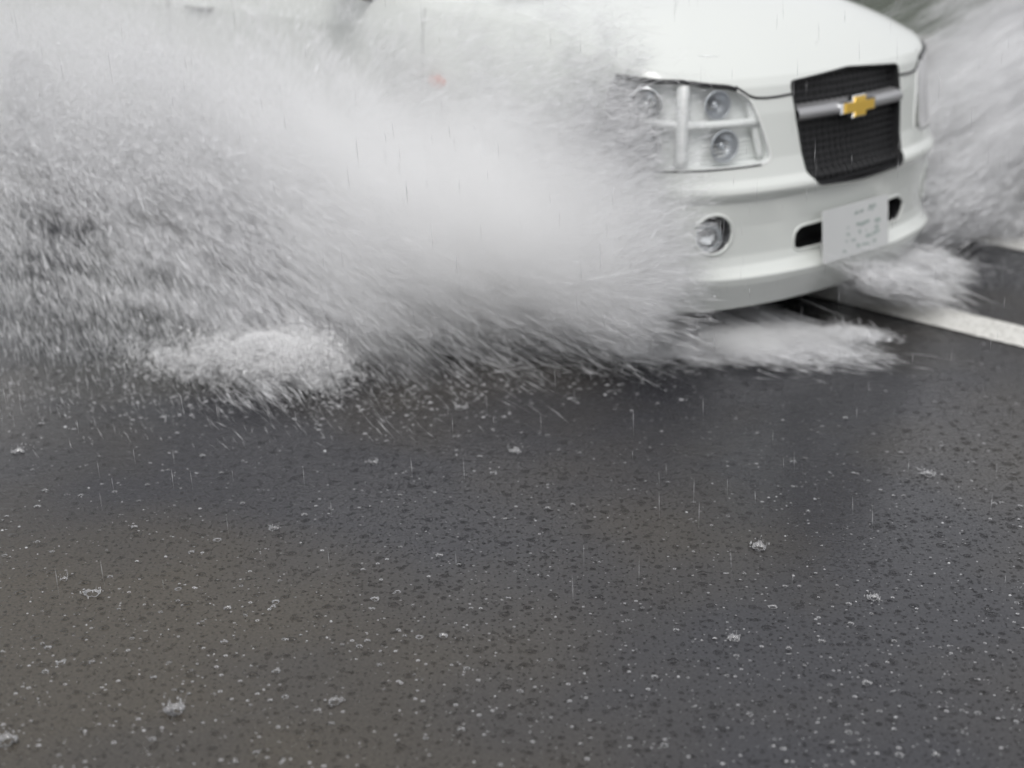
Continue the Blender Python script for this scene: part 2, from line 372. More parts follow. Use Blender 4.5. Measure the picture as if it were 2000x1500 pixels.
for _k in range(60):                                            # fair the curve, both ends held on the centre line
    _c[1:-1] = .25*_c[:-2] + .5*_c[1:-1] + .25*_c[2:]
    _c[0, 0] = _c[1, 0]; _c[-1, 0] = _c[-2, 0]
_s = np.concatenate([[0], np.cumsum(np.hypot(*np.diff(_c, axis=0).T))]); SMAX = _s[-1]
def outline(S):
    """S: distance round the body from the front centre, + on the right flank. -> u, v, normal"""
    S = np.asarray(S, float); a = np.abs(S); g = np.where(S > 0, -1., 1.)
    u = np.interp(a, _s, _c[:, 0]); v = np.interp(a, _s, _c[:, 1])
    e = .012
    ue = np.interp(np.minimum(a+e, SMAX), _s, _c[:, 0]); ve = np.interp(np.minimum(a+e, SMAX), _s, _c[:, 1])
    ub = np.where(a < e, np.interp(e-a, _s, _c[:, 0]), np.interp(np.abs(a-e), _s, _c[:, 0])); vb = np.where(a < e, -np.interp(np.abs(e-a), _s, _c[:, 1]), np.interp(np.abs(a-e), _s, _c[:, 1]))
    du, dv = ue-ub, ve-vb; L = np.hypot(du, dv)
    return u, v*g, dv/L, -du/L*g
def shoulder(S):
    a = np.clip((np.abs(S)-.55)/1.1, 0, 1); return .87 + .165*(a**3*(10-15*a+6*a*a))
def surf(S, t, off=0., k=0.):
    """body surface: t is the unstretched height, k > 0 goes in over the top; off moves out along the plan normal"""
    S = np.asarray(S, float); t = np.asarray(t, float); k = np.asarray(k, float)
    u, v, nx, ny = outline(S)
    f = np.interp(t, FP[:, 0], FP[:, 1]); g = np.interp(t, GP[:, 0], GP[:, 1])
    i = np.where(nx > 0, nx*nx*f + ny*ny*g, g*(1+.6*nx*nx)) - off
    zs = shoulder(S); z = np.where(t > .62, .62 + (t-.62)/.25*(zs-.62), t)
    x = u - nx*i; y = v - ny*i
    sp = np.clip(x, -4.2, -.8); x = x + (sp-x)*k; y = y*(1-k)
    z = z + (1.075-zs)*(1-(1-k)**2.6) + np.where(k > 0, 0, 0)
    return np.stack(np.broadcast_arrays(x, y, z), -1)
def inpoly(X, Y, poly):
    r = np.zeros(X.shape, bool); n = len(poly)
    for i in range(n):
        x1, y1 = poly[i]; x2, y2 = poly[(i+1) % n]
        c_ = ((y1 > Y) != (y2 > Y)) & (X < (x2-x1)*(Y-y1)/(y2-y1+1e-12)+x1); r ^= c_
    return r
def roundpoly(poly, r=.02, n=5):
    out = []; N = len(poly)
    for i in range(N):
        p = np.array(poly[i]); a = np.array(poly[i-1])-p; b = np.array(poly[(i+1) % N])-p
        ra = min(r, np.hypot(*a)*.45); rb = min(r, np.hypot(*b)*.45)
        p0 = p + a/np.hypot(*a)*ra; p2 = p + b/np.hypot(*b)*rb
        for k in range(n+1):
            t = k/n; out.append(tuple((1-t)**2*p0 + 2*t*(1-t)*p + t*t*p2))
    return out
def densify(poly, d=.012):
    out = []; N = len(poly)
    for i in range(N):
        a = np.array(poly[i]); b = np.array(poly[(i+1) % N]); m_ = max(1, int(np.hypot(*(b-a))/d))
        for k in range(m_): out.append(tuple(a+(b-a)*k/m_))
    return out

HEAD = roundpoly([(.98,.825),(.74,.848),(.55,.832),(.478,.80),(.432,.70),(.405,.622),(.43,.606),(.62,.603),(.92,.600),(1.0,.66)], .03)
GRIL = roundpoly([(.305,.835),(0,.853),(-.305,.835),(-.29,.72),(-.262,.56),(-.225,.525),(0,.512),(.225,.525),(.262,.56),(.29,.72)], .018)
SLOT = roundpoly([(.295,.37),(.27,.395),(-.30,.408),(-.36,.375),(-.33,.322),(.29,.318)], .03)
FOGC, FOGR = (.615, .405), .062
FOG = [(FOGC[0]+FOGR*1.1*math.cos(w_), FOGC[1]+FOGR*math.sin(w_)) for w_ in np.linspace(0, 2*math.pi, 40)[:-1]]
mir = lambda poly: [(-x, y) for x, y in poly]
WHX = (-.80, -4.02); WHZ, ARCHR = .29, .335
car = bpy.data.objects.new('car', None); COL.objects.link(car)
car.location = (1.1244, 4.6744, 0); car.rotation_euler = (0, 0, math.radians(-46.244))
tag(car, 'white compact car driving through standing water, black grille with a gold badge', 'car')

Sf = np.arange(-1.2, 1.2001, .0045); Sb = np.linspace(1.2, SMAX-.0005, 230)[1:]
SS = np.concatenate([-Sb[::-1], Sf, Sb]); TT = np.concatenate([np.arange(.157, .868, .0045), [.87]])
KK = np.linspace(0, 1, 46)[1:]**1.7
nS = len(SS); nT = len(TT); nK = len(KK)
ROWT = np.concatenate([TT, np.full(nK, .87)]); ROWK = np.concatenate([np.zeros(nT), KK]); nR = len(ROWT)
G = surf(SS[None, :], ROWT[:, None], 0, ROWK[:, None])
cS = (SS[:-1]+SS[1:])/2; cS = np.concatenate([cS, [SMAX]])
CS = np.broadcast_to(cS[None, :], (nR-1, nS)); CT = np.broadcast_to(((ROWT[:-1]+ROWT[1:])/2)[:, None], (nR-1, nS)); CK = np.broadcast_to(((ROWK[:-1]+ROWK[1:])/2)[:, None], (nR-1, nS))
idx = np.arange(nR*nS).reshape(nR, nS); nxt = np.roll(idx, -1, 1)
quad = np.stack([idx[:-1], nxt[:-1], nxt[1:], idx[1:]], -1)
cen = G.reshape(-1, 3)[quad].mean(2)
hole = np.zeros(CS.shape, bool)
for pl in (HEAD, mir(HEAD), GRIL, SLOT, FOG, mir(FOG)): hole |= inpoly(CS, CT, pl) & (CK == 0)
arch = np.zeros(CS.shape, bool)
for wx in WHX: arch |= (np.hypot(cen[..., 0]-wx, cen[..., 2]-WHZ) < ARCHR) & (np.abs(cen[..., 1]) > .6) & (CK == 0)
side = (np.abs(cen[..., 1]) > .6) & (CK == 0)
DOORF = roundpoly([(-1.30,.30),(-1.24,.62),(-1.24,1.2),(-2.79,1.2),(-2.79,.30)], .04)
DOORR = roundpoly([(-2.80,.30),(-2.80,1.2),(-4.05,1.2),(-4.02,.80),(-3.72,.62),(-3.58,.30)], .04)
ids = np.zeros(CS.shape, int)
ids[side & inpoly(cen[..., 0], cen[..., 2], DOORF)] = 2
ids[side & inpoly(cen[..., 0], cen[..., 2], DOORR)] = 3
bon = (CK > 0) & (cen[..., 0] > -1.02) | ((CK == 0) & (np.abs(CS) < .5) & (CT > .838)) | ((CK == 0) & (np.abs(CS) >= .5) & (np.abs(CS) < 1.0) & (CT > .852))
ids[bon & (ids == 0)] = 1
ids[hole | arch] = -1
def sub_mesh(name, mask, mat, parent):
    q = quad[mask]; used, inv_ = np.unique(q, return_inverse=True); inv_ = inv_.reshape(q.shape)
    # drop collapsed quads (rear centre, spine)
    ok = np.array([len(set(r)) == 4 for r in inv_.tolist()]) if len(q) else np.zeros(0, bool)
    o = np_mesh(name, G.reshape(-1, 3)[used], inv_[ok][:, ::-1], mat, True, 4); o.parent = parent; return o
# the right door meshes are separate from the left ones
body = sub_mesh('body', ids == 0, M['paint'], car)
bonnet = sub_mesh('bonnet', ids == 1, M['paint'], car)
doors = {}
for sgn in (1, -1):
    for k_ in (2, 3): doors[(k_, sgn)] = sub_mesh('door', (ids == k_) & (CS*sgn > 0), M['paint'], car)
# floor plate and dark lining behind every shut line
V = [tuple(surf(s_, .19, -.03)) for s_ in np.linspace(-SMAX+.01, SMAX-.01, 160)]; V = [(x, y, .20) for x, y, z in V]
mesh_obj('floor_pan', V + [(x, y, .26) for x, y, z in V], [tuple(range(160)), tuple(range(160, 320))[::-1]] + [(i, (i+1) % 160, 160+(i+1) % 160, 160+i) for i in range(160)], M['under'], car, False)
# wheel-arch liners and lips
for wx in WHX:
    for sg in (-1, 1):
        V = []; Fc = []; n_ = 28
        for i in range(n_+1):
            w_ = math.radians(-25 + 230*i/n_)
            for y_ in (.50, .783): V.append((wx+(ARCHR+.004)*math.cos(w_), sg*y_, max(.17, WHZ+(ARCHR+.004)*math.sin(w_))))
        for i in range(n_): Fc.append((2*i, 2*i+1, 2*i+3, 2*i+2))
        Fc.append(tuple(range(0, 2*n_+2, 2)))
        mesh_obj('wheel_arch_liner', V, Fc, M['under'], car)
        V = []; Fc = []; pts = []
        for i in range(41):
            w_ = math.radians(-18 + 216*i/40); x_ = wx+ARCHR*math.cos(w_); z_ = WHZ+ARCHR*math.sin(w_)
            if z_ < .175: continue
            a_ = float(np.interp(-x_, -_c[:, 0], _s)); p_ = surf(-sg*a_, z_ if z_ < .62 else .62)
            pts.append((x_, p_[1], z_))
        tube(V, Fc, pts, .007, 6); mesh_obj('arch_lip', V, Fc, M['paint'], car)

def strip(poly, o0, o1, name, mat, parent, n=2):
    """inner wall of an opening, from offset o0 to o1"""
    D = densify(poly); N = len(D); V = []; Fc = []
    S_ = np.array([d[0] for d in D]); T_ = np.array([d[1] for d in D])
    for j in range(n): V += [tuple(p) for p in surf(S_, T_, o0+(o1-o0)*j/(n-1))]
    for j in range(n-1):
        for i in range(N): Fc.append((j*N+i, j*N+(i+1) % N, (j+1)*N+(i+1) % N, (j+1)*N+i))
    return mesh_obj(name, V, Fc, mat, parent)
def patch(poly, off, name, mat, parent, d=.012, grow=0, bul=0):
    """a piece of the body surface inside poly at an offset"""
    xs = [p[0] for p in poly]; ys = [p[1] for p in poly]
    X = np.arange(min(xs)-grow-d, max(xs)+grow+d, d); Y = np.arange(min(ys)-grow-d, max(ys)+grow+d, d)
    cx_, cy_ = np.mean(xs), np.mean(ys)
    XX, YY = np.meshgrid(X, Y); gp = [(cx_+(x-cx_)*(1+grow*4), cy_+(y-cy_)*(1+grow*8)) for x, y in poly]
    inside = inpoly(XX, YY, gp)
    Pn = surf(XX, YY, off).reshape(-1, 3); nx_ = len(X); V = []; Fc = []
    cell = inside[:-1, :-1] | inside[1:, :-1] | inside[:-1, 1:] | inside[1:, 1:]
    ii = np.arange(XX.size).reshape(XX.shape)
    q = np.stack([ii[:-1, :-1], ii[:-1, 1:], ii[1:, 1:], ii[1:, :-1]], -1)[cell]
    used, inv_ = np.unique(q, return_inverse=True)
    return mesh_obj(name, Pn[used], inv_.reshape(q.shape), mat, parent)
def edge(poly, off, r, name, mat, parent, closed=True):
    D = densify(poly, .01) if closed else poly; V = []; Fc = []
    tube(V, Fc, [tuple(surf(a_, b_, off)) for a_, b_ in D], r, 6, closed); return mesh_obj(name, V, Fc, mat, parent)

# headlights
for sg in (1, -1):
    f_ = (lambda poly: poly) if sg > 0 else mir
    hl = patch(f_(HEAD), -.055, 'headlight', M['housing'], car, .01)
    strip(f_(HEAD), -.001, -.058, 'lamp_wall', M['housing'], hl)
    lens_o = patch([(x*1, y) for x, y in f_(HEAD)], -.002, 'lamp_lens', M['lens'], hl, .006)
    D = densify(f_(HEAD), .01); n_ = len(D)
    edge(f_(HEAD), .0, .0028, 'lamp_seal', M['housing'], hl)
    top = [p for p in densify(HEAD, .008) if p[1] > .822 and .52 < p[0] < .97]; top.sort()
    edge([(sg*x, y+.004) for x, y in top], .001, .0075, 'lamp_gap', M['gasket'], hl, False)
    bot = [p for p in densify(HEAD, .008) if p[1] < .606 and .42 < p[0] < .95]; bot.sort()
    edge([(sg*x, y-.001) for x, y in bot], .0005, .0032, 'lamp_gap', M['gasket'], hl, False)
    # four reflector bowls in a two by two frame
    for (a_, b_, r_, mt, nm_) in ((.60, .785, .040, 'darkchrome', 'reflector'), (.575, .665, .044, 'darkchrome', 'reflector'), (.86, .775, .045, 'chrome', 'reflector'), (.86, .665, .048, 'chrome', 'reflector')):
        o_ = surf(sg*a_, b_, -.012); u_, v_, nx_, ny_ = outline(sg*a_)
        ax_ = (float(nx_)*.75+.25, float(ny_)*.75, 0)
        prof = [(r_*1.12, -.004), (r_, .0)] + [(r_*math.cos(t_), -.045*math.sin(t_)) for t_ in np.linspace(.1, 1.45, 9)] + [(.012, -.044), (.011, -.02), (.004, -.016), (.0005, -.015)]
        V, Fc = lathe(prof, o_, ax_, 28); rf = mesh_obj(nm_, V, Fc, M[mt], hl)
    V = []; Fc = []; tube(V, Fc, [tuple(surf(sg*x, .727, -.022)) for x in np.linspace(.44, .97, 24)], .014, 8)
    tube(V, Fc, [tuple(surf(sg*.735, y, -.022)) for y in np.linspace(.61, .84, 12)], .021, 8)
    tube(V, Fc, [tuple(surf(sg*(.47-(.80-y)*.25), y, -.03)) for y in np.linspace(.62, .79, 9)], .012, 8)
    for kx in range(5):
        tube(V, Fc, [tuple(surf(sg*x, .615+.012*kx+.10*(.66-x)*.5, -.045)) for x in np.linspace(.43, .66, 12)], .003, 6)
    mesh_obj('lamp_divider', V, Fc, M['housing'], hl)

# fog lamps in round recesses
for sg in (1, -1):
    f_ = (lambda poly: poly) if sg > 0 else mir
    fl = edge(f_(FOG), .0, .006, 'fog_lamp', M['paint'], car)
    strip(f_(FOG), 0, -.05, 'fog_recess', M['darkchrome'], fl)
    patch(f_(FOG), -.05, 'fog_backing', M['gasket'], fl, .01)
    o_ = surf(sg*(FOGC[0]+.012), FOGC[1]-.012, -.02); u_, v_, nx_, ny_ = outline(sg*FOGC[0])
    V, Fc = lathe([(.046, -.03), (.048, 0), (.044, .003)] + [(.042*math.cos(t_), -.028*math.sin(t_)) for t_ in np.linspace(.1, 1.5, 8)], o_, (float(nx_), float(ny_), 0), 28)
    mesh_obj('fog_reflector', V, Fc, M['chrome'], fl)
    V, Fc = lathe([(.044, .002), (.03, .008), (.015, .011), (.001, .012)], o_, (float(nx_), float(ny_), 0), 28)
    mesh_obj('fog_lens', V, Fc, M['lens'], fl)

# grille
gr = patch(GRIL, -.04, 'grille', M['black'], car, .012)
strip(GRIL, .0, -.042, 'grille_surround', M['black'], gr)
edge(GRIL, .0, .004, 'grille_rim', M['black'], gr)
V = []; Fc = []
for t_ in np.arange(.525, .85, .021):
    xs = [x for x in np.linspace(-.3, .3, 61) if inpoly(np.array([x]), np.array([t_]), GRIL)[0]]
    if len(xs) > 2: tube(V, Fc, [tuple(surf(x, t_, -.022)) for x in xs], .0032, 5)
for x in np.arange(-.29, .291, .03):
    ts = [t_ for t_ in np.linspace(.51, .855, 40) if inpoly(np.array([x]), np.array([t_]), GRIL)[0]]
    if len(ts) > 2: tube(V, Fc, [tuple(surf(x, t_, -.024)) for t_ in ts], .0028, 5)
mesh_obj('grille_mesh', V, Fc, M['gasket'], gr)
V = []; Fc = []; xs = np.linspace(-.292, .292, 40); prof = [(-.030, -.03), (-.024, -.004), (-.014, .010), (.0, .014), (.014, .010), (.024, -.004), (.030, -.03)]
for x in xs:
    for dt, of in prof: V.append(tuple(surf(x, .738+dt*.85, of)))
for i in range(39):
    for j in range(6): Fc.append((i*7+j, i*7+j+1, (i+1)*7+j+1, (i+1)*7+j))
bar_o = mesh_obj('crossbar', V, Fc, M['silver'], gr)
# gold badge: a slanted cross on the bar, raised rim
def badge(scale, off0, off1, name, mat, parent):
    k_ = .0135
    P2 = [(-.100, -.017), (-.094, .017), (-.036, .017), (-.030, .034), (.042, .034), (.036, .017), (.100, .017), (.094, -.017), (.036, -.017), (.030, -.034), (-.042, -.034), (-.036, -.017)]
    V = []; n_ = len(P2)
    for of, sc_ in ((off0, 1), (off1-.003, 1), (off1, .93)):
        for x, y in P2:
            s_ = x*scale*sc_; V.append(tuple(surf(-s_, .738 + y*scale*sc_, of)))
    Fc = [(j*n_+i, j*n_+(i+1) % n_, (j+1)*n_+(i+1) % n_, (j+1)*n_+i) for j in range(2) for i in range(n_)]
    c0 = 2*n_
    Fc += [(c0+0, c0+1, c0+2, c0+11), (c0+2, c0+3, c0+4, c0+5), (c0+2, c0+5, c0+8, c0+11), (c0+5, c0+6, c0+7, c0+8), (c0+8, c0+9, c0+10, c0+11)]
    return mesh_obj(name, V, Fc, mat, parent, False)
bd = badge(1.0, .0, .020, 'badge_rim', M['chrome'], gr)
badge(.88, .018, .024, 'badge', M['gold'], gr)

# lower intake and number plate
sl = patch(SLOT, -.05, 'lower_intake', M['black'], car, .012)
strip(SLOT, 0, -.052, 'intake_wall', M['black'], sl); edge(SLOT, 0, .005, 'intake_rim', M['paint'], sl)
V = []; Fc = []
pw, ph, px0, pz0 = .18, .082, .028, .358
for of in (px0, px0+.004):
    for y_, z_ in ((pw-.035, -ph), (-pw-.035, -ph), (-pw-.035, ph), (pw-.035, ph)): V.append((of - (z_)*.10 - .045 + .01, y_, pz0+z_))
Fc = [(0, 1, 2, 3), (7, 6, 5, 4), (0, 1, 5, 4), (1, 2, 6, 5), (2, 3, 7, 6), (3, 0, 4, 7)]
PV, PF = list(V), list(Fc)
def ppt(y_, z_, o_=.0055): return (px0 - z_*.10 - .045 + .01 + o_, y_, pz0+z_)
V = []; Fc = []
rp = random.Random(4)
def stroke(y0, z0, y1, z1, w_=.004):
    dy, dz = y1-y0, z1-z0; L = math.hypot(dy, dz) or 1; a_, b_ = -dz/L*w_, dy/L*w_; k_ = len(V)
    for y_, z_ in ((y0+a_, z0+b_), (y1+a_, z1+b_), (y1-a_, z1-b_), (y0-a_, z0-b_)): V.append(ppt(y_, z_))
    Fc.append((k_, k_+1, k_+2, k_+3))
# rain-smeared figures: too blurred in the photograph to be read
for cx_ in (-.085, -.035, .02, .075): 
    for q in range(4):
        y_ = cx_ - .015 + rp.uniform(-.012, .008); z_ = -.02 + (-.034, -.012, .010, .032)[q] + rp.uniform(-.004, .004)
        stroke(y_+rp.uniform(-.02, .02), z_, y_+rp.choice((.012, .03, .05)), z_+rp.uniform(-.008, .008), rp.choice((.003, .0045, .006)))
for cx_ in (-.05, -.015, .03, .055):
    for q in range(2):
        y_ = cx_ + rp.uniform(-.01, .01); stroke(y_, .055+rp.uniform(-.01, .01), y_+.016, .055+rp.uniform(-.01, .01), .003)
nb = len(PV); pl_ = mesh_obj('number_plate', PV+V, PF+[tuple(i+nb for i in f) for f in Fc], M['plate'], car, False)
pl_.data.materials.append(M['ink'])
for f_i in range(len(PF), len(pl_.data.polygons)): pl_.data.polygons[f_i].material_index = 1

# shut lines
def seam(pts, r=.0026, parent=car, mat='gasket'):
    V = []; Fc = []; tube(V, Fc, pts, r, 5); return mesh_obj('shut_line', V, Fc, M[mat], parent)
for sg in (1, -1):
    seam([tuple(surf(sg*a_, b_, .0005)) for a_, b_ in ((.535, .836), (.51, .822), (.485, .808), (.46, .80), (.42, .797), (.37, .797), (.305, .80))], .0042, bonnet)
def sideline(P2, sg, r=.0026, parent=car, mat='gasket', off=.0004):
    pts = []
    for x_, z_ in P2:
        a_ = float(np.interp(-x_, -_c[:, 0], _s)); zs = float(shoulder(a_)); t_ = z_ if z_ <= .62 else .62+(z_-.62)/(zs-.62)*.25
        pts.append(tuple(surf(-sg*a_, min(t_, .87), off)))
    return seam(pts, r, parent, mat)
for sg in (-1, 1):
    for k_, P2 in ((2, DOORF), (3, DOORR)):
        D = [p for p in densify(P2, .03) if p[1] <= 1.02]
        # start the open line at the top
        j = next((i for i in range(len(D)) if abs(D[i][0]-D[i-1][0])+abs(D[i][1]-D[i-1][1]) > .08), 0); D = D[j:]+D[:j]
        sideline(D, sg, .0014, doors[(k_, -sg)])
    # rubbing strip along the sill
    V = []; Fc = []; xs = np.linspace(-1.26, -3.55, 90)
    for x_ in xs:
        a_ = float(np.interp(-x_, -_c[:, 0], _s))
        for dz, of in ((-.020, .0), (-.014, .012), (.010, .014), (.018, .0)): V.append(tuple(surf(-sg*a_, .50+dz, of)))
    for i in range(89):
        for j in range(3): Fc.append((i*4+j, i*4+j+1, (i+1)*4+j+1, (i+1)*4+j))
    mesh_obj('side_moulding', V, Fc, M['paint'], car)
    # side marker lamp on the wing
    a_ = float(np.interp(1.165, -_c[:, 0], _s)); o_ = surf(-sg*a_, .712, 0)
    V, Fc = lathe([(.030, -.004), (.030, .005), (.022, .011), (.001, .013)], (0, 0, 0), (0, sg, 0), 24)
    V = [(v_.x*1.5+o_[0], v_.y+o_[1], v_.z*.75+o_[2]) for v_ in V]; mesh_obj('side_marker', V, Fc, M['red'], car)
    # door handles: a pull bar over a dark cup
    for k_, hx_ in ((2, -2.56), (3, -3.85)):
        for nm_, mt, dz, rr, o2, ln in (('handle_cup', 'gasket', -.012, .017, .0, .085), ('handle', 'paint', .0, .011, .028, .105)):
            a_ = float(np.interp(-hx_, -_c[:, 0], _s)); b_ = surf(-sg*a_, .62+(.925-.62)/(1.035-.62)*.25, 0)
            V = []; Fc = []; n_ = 14
            for i in range(n_+1):
                q = -1+2*i/n_; w_ = rr*max(.25, (1-abs(q)**4)); x_ = b_[0]+q*ln
                yo = b_[1] + sg*(o2*(1-abs(q)**6) if o2 else .001)
                for c_ in range(10):
                    t_ = 2*math.pi*c_/10; V.append((x_, yo+sg*(.35*w_ if not o2 else .6*w_)*math.cos(t_)*(1 if o2 else .15), b_[2]+dz+w_*math.sin(t_)))
            for i in range(n_):
                for c_ in range(10): Fc.append((i*10+c_, i*10+(c_+1) % 10, (i+1)*10+(c_+1) % 10, (i+1)*10+c_))
            Fc.append(tuple(range(10))); Fc.append(tuple(range(n_*10, n_*10+10))[::-1])
            mesh_obj(nm_, V, Fc, M[mt], doors[(k_, -sg)])

# cabin: glass and pillars as one lofted shell over the waist
def cabin(Su, h):
    """h 0..1 from waist to roof edge"""
    u, v, nx_, ny_ = outline(Su)
    x = u*1.; y = v*1.
    x0 = np.interp(u, [-5, -4.6, -.95, 0], [-4.92, -4.58, -1.30, -1.02]); y0 = v*.955
    x1 = np.interp(u, [-5, -4.6, -.95, 0], [-4.7, -4.45, -1.95, -1.72]); y1 = v*.82
    b_ = h**1.15
    z = 1.015 + .62*h - .03*h*h
    return np.stack(np.broadcast_arrays(x0+(x1-x0)*b_, y0+(y1-y0)*b_, z), -1)
cSS = np.linspace(-SMAX+.001, SMAX-.001, 1401); HH = np.linspace(0, 1, 61)
CG = cabin(cSS[None, :], HH[:, None]); i2 = np.arange(CG[..., 0].size).reshape(CG.shape[:2])
q2 = np.stack([i2[:-1, :-1], i2[:-1, 1:], i2[1:, 1:], i2[1:, :-1]], -1); c2 = CG.reshape(-1, 3)[q2].mean(2)
sm = (cSS[:-1]+cSS[1:])/2; hm = (HH[:-1]+HH[1:])/2; SM, HM = np.meshgrid(np.abs(sm), hm)
mid = (HM > .06) & (HM < .93)
ws = (SM < .60) & mid; rw = (SM > SMAX-.56) & mid & (HM > .15)
sw1 = (c2[..., 0] < -1.42) & (c2[..., 0] > -2.72) & (SM > 1.0) & mid; sw2 = (c2[..., 0] < -2.86) & (c2[..., 0] > -3.98) & (SM > 1.0) & mid
gl_ = ws | rw | sw1 | sw2
def piece(name, mask, mat, parent):
    q = q2[mask]; used, inv_ = np.unique(q, return_inverse=True); return mesh_obj(name, CG.reshape(-1, 3)[used], inv_.reshape(q.shape)[:, ::-1], mat, parent)
piece('pillar_frame', ~gl_, M['paint'], car)
piece('windscreen', ws, M['glass'], car); piece('rear_window', rw, M['glass'], car)
S2, _ = np.meshgrid(sm, hm)
for sg in (1, -1):
    piece('side_window', sw1 & (S2*sg > 0), M['glass'], doors[(2, sg)]); piece('side_window', sw2 & (S2*sg > 0), M['glass'], doors[(3, sg)])
rg = CG[-1, ::7]; V = [tuple(p) for p in rg]; Fc = []; nn = len(rg); cx_ = np.array([-2.5, 0, 1.68])
for j in range(1, 9):
    t_ = j/8
    for p in rg:
        sp = np.array([np.clip(p[0], -4.2, -2.1), 0, 1.655]); q_ = p+(sp-p)*t_; q_[2] = 1.605+.06*(1-(1-t_)**2.5); V.append(tuple(q_))
for j in range(8):
    for i in range(nn-1): Fc.append((j*nn+i+1, j*nn+i, (j+1)*nn+i, (j+1)*nn+i+1))
mesh_obj('roof', V, Fc, M['paint'], car)
# door mirrors
for sg in (1, -1):
    V = []; Fc = []; o_ = (-1.56, sg*.93, 1.155); n1, n2 = 14, 18
    for i in range(n1+1):
        a_ = math.pi*i/n1
        for j in range(n2):
            b_ = 2*math.pi*j/n2
            sx = lambda w_, e: math.copysign(abs(w_)**e, w_)
            V.append((o_[0]+.055*sx(math.sin(a_), .6)*sx(math.cos(b_), .7)-(.02 if math.cos(b_) < 0 else 0), o_[1]+.105*sx(math.sin(a_), .6)*sx(math.sin(b_), .7), o_[2]+.085*sx(math.cos(a_), .7)))
    for i in range(n1):
        for j in range(n2): Fc.append((i*n2+j, (i+1)*n2+j, (i+1)*n2+(j+1) % n2, i*n2+(j+1) % n2))
    mr_ = mesh_obj('door_mirror', V, Fc, M['paint'], doors[(2, -sg)])
    V = []; Fc = []; tube(V, Fc, [(-1.52, sg*.76, 1.02), (-1.54, sg*.83, 1.045), (-1.56, sg*.90, 1.06)], .018, 8); mesh_obj('mirror_arm', V, Fc, M['black'], mr_)

# wheels
for wx in WHX:
    for sg in (-1, 1):
        prof = [(.19, -.07), (.25, -.082), (.275, -.075), (.287, -.05), (.29, 0), (.287, .05), (.275, .075), (.25, .082), (.19, .07)]
        V, Fc = lathe(prof, (wx, sg*.69, WHZ), (0, sg, 0), 64); wh = mesh_obj('wheel', V, Fc, M['tyre'], car)
        prof = [(.192, .072), (.185, .06), (.18, .02), (.17, -.05)]
        V, Fc = lathe(prof, (wx, sg*.69, WHZ), (0, sg, 0), 48)
        for q in range(8):
            a0 = 2*math.pi*q/8
            for e_, (w0, w1) in enumerate(((.06, .035),)):
                k_ = len(V)
                for r_, hw, y_ in ((.03, .030, .060), (.185, .016, .052)):
                    for s_ in (-1, 1):
                        V.append(Vector((wx + r_*math.cos(a0)-s_*hw*math.sin(a0), sg*(.69+y_), WHZ + r_*math.sin(a0)+s_*hw*math.cos(a0))))
                        V.append(Vector((wx + r_*math.cos(a0)-s_*hw*math.sin(a0), sg*(.69+y_-.03), WHZ + r_*math.sin(a0)+s_*hw*math.cos(a0))))
                Fc += [(k_, k_+2, k_+6, k_+4), (k_, k_+4, k_+5, k_+1), (k_+2, k_+3, k_+7, k_+6)]
        mesh_obj('rim', V, Fc, M['rim'], wh)
        V, Fc = lathe([(.035, .045), (.034, .066), (.02, .070), (.001, .071)], (wx, sg*.69, WHZ), (0, sg, 0), 24); mesh_obj('hub_cap', V, Fc, M['silver'], wh)
        V, Fc = lathe([(.15, -.01), (.15, .0), (.03, .0), (.001, .0)], (wx, sg*.69, WHZ), (0, sg, 0), 32); mesh_obj('brake_disc', V, Fc, M['under'], wh)

# ------------------------------------------------------------------ water in the air
R = np.random.default_rng(11)
CP, SP = math.cos(CAM_PITCH), math.sin(CAM_PITCH)
RIGHT = np.array([1., 0, 0]); UPV = np.array([0, SP, CP]); FWD = np.array([0, CP, -SP])
def at_np(px, py, d):
    a = (px-1000)/CAM_F; b = (750-py)/CAM_F
    return np.stack([a*d, (CP+b*SP)*d, CAM_H+(-SP+b*CP)*d], -1)
def ground_depth(py): return CAM_H/(SP - (750-py)/CAM_F*CP)
def vnoise(x, y, seed, wrap=4096):
    """smooth value noise, vectorised"""
    tab = np.random.default_rng(seed).random((256, 256)); xi = np.floor(x).astype(int); yi = np.floor(y).astype(int)
    fx = x-xi; fy = y-yi; fx = fx*fx*(3-2*fx); fy = fy*fy*(3-2*fy)
    g = lambda i, j: tab[i % 256, j % 256]
    return (g(xi, yi)*(1-fx)+g(xi+1, yi)*fx)*(1-fy)+(g(xi, yi+1)*(1-fx)+g(xi+1, yi+1)*fx)*fy
def bil(gx, gy, Z, x, y):
    gx = np.array(gx, float); gy = np.array(gy, float); Z = np.array(Z, float)
    x = np.clip(x, gx[0], gx[-1]-1e-6); y = np.clip(y, gy[0], gy[-1]-1e-6)
    i = np.clip(np.searchsorted(gx, x, 'right')-1, 0, len(gx)-2); j = np.clip(np.searchsorted(gy, y, 'right')-1, 0, len(gy)-2)
    fx = (x-gx[i])/(gx[i+1]-gx[i]); fy = (y-gy[j])/(gy[j+1]-gy[j])
    return (Z[j, i]*(1-fx)+Z[j, i+1]*fx)*(1-fy)+(Z[j+1, i]*(1-fx)+Z[j+1, i+1]*fx)*fy
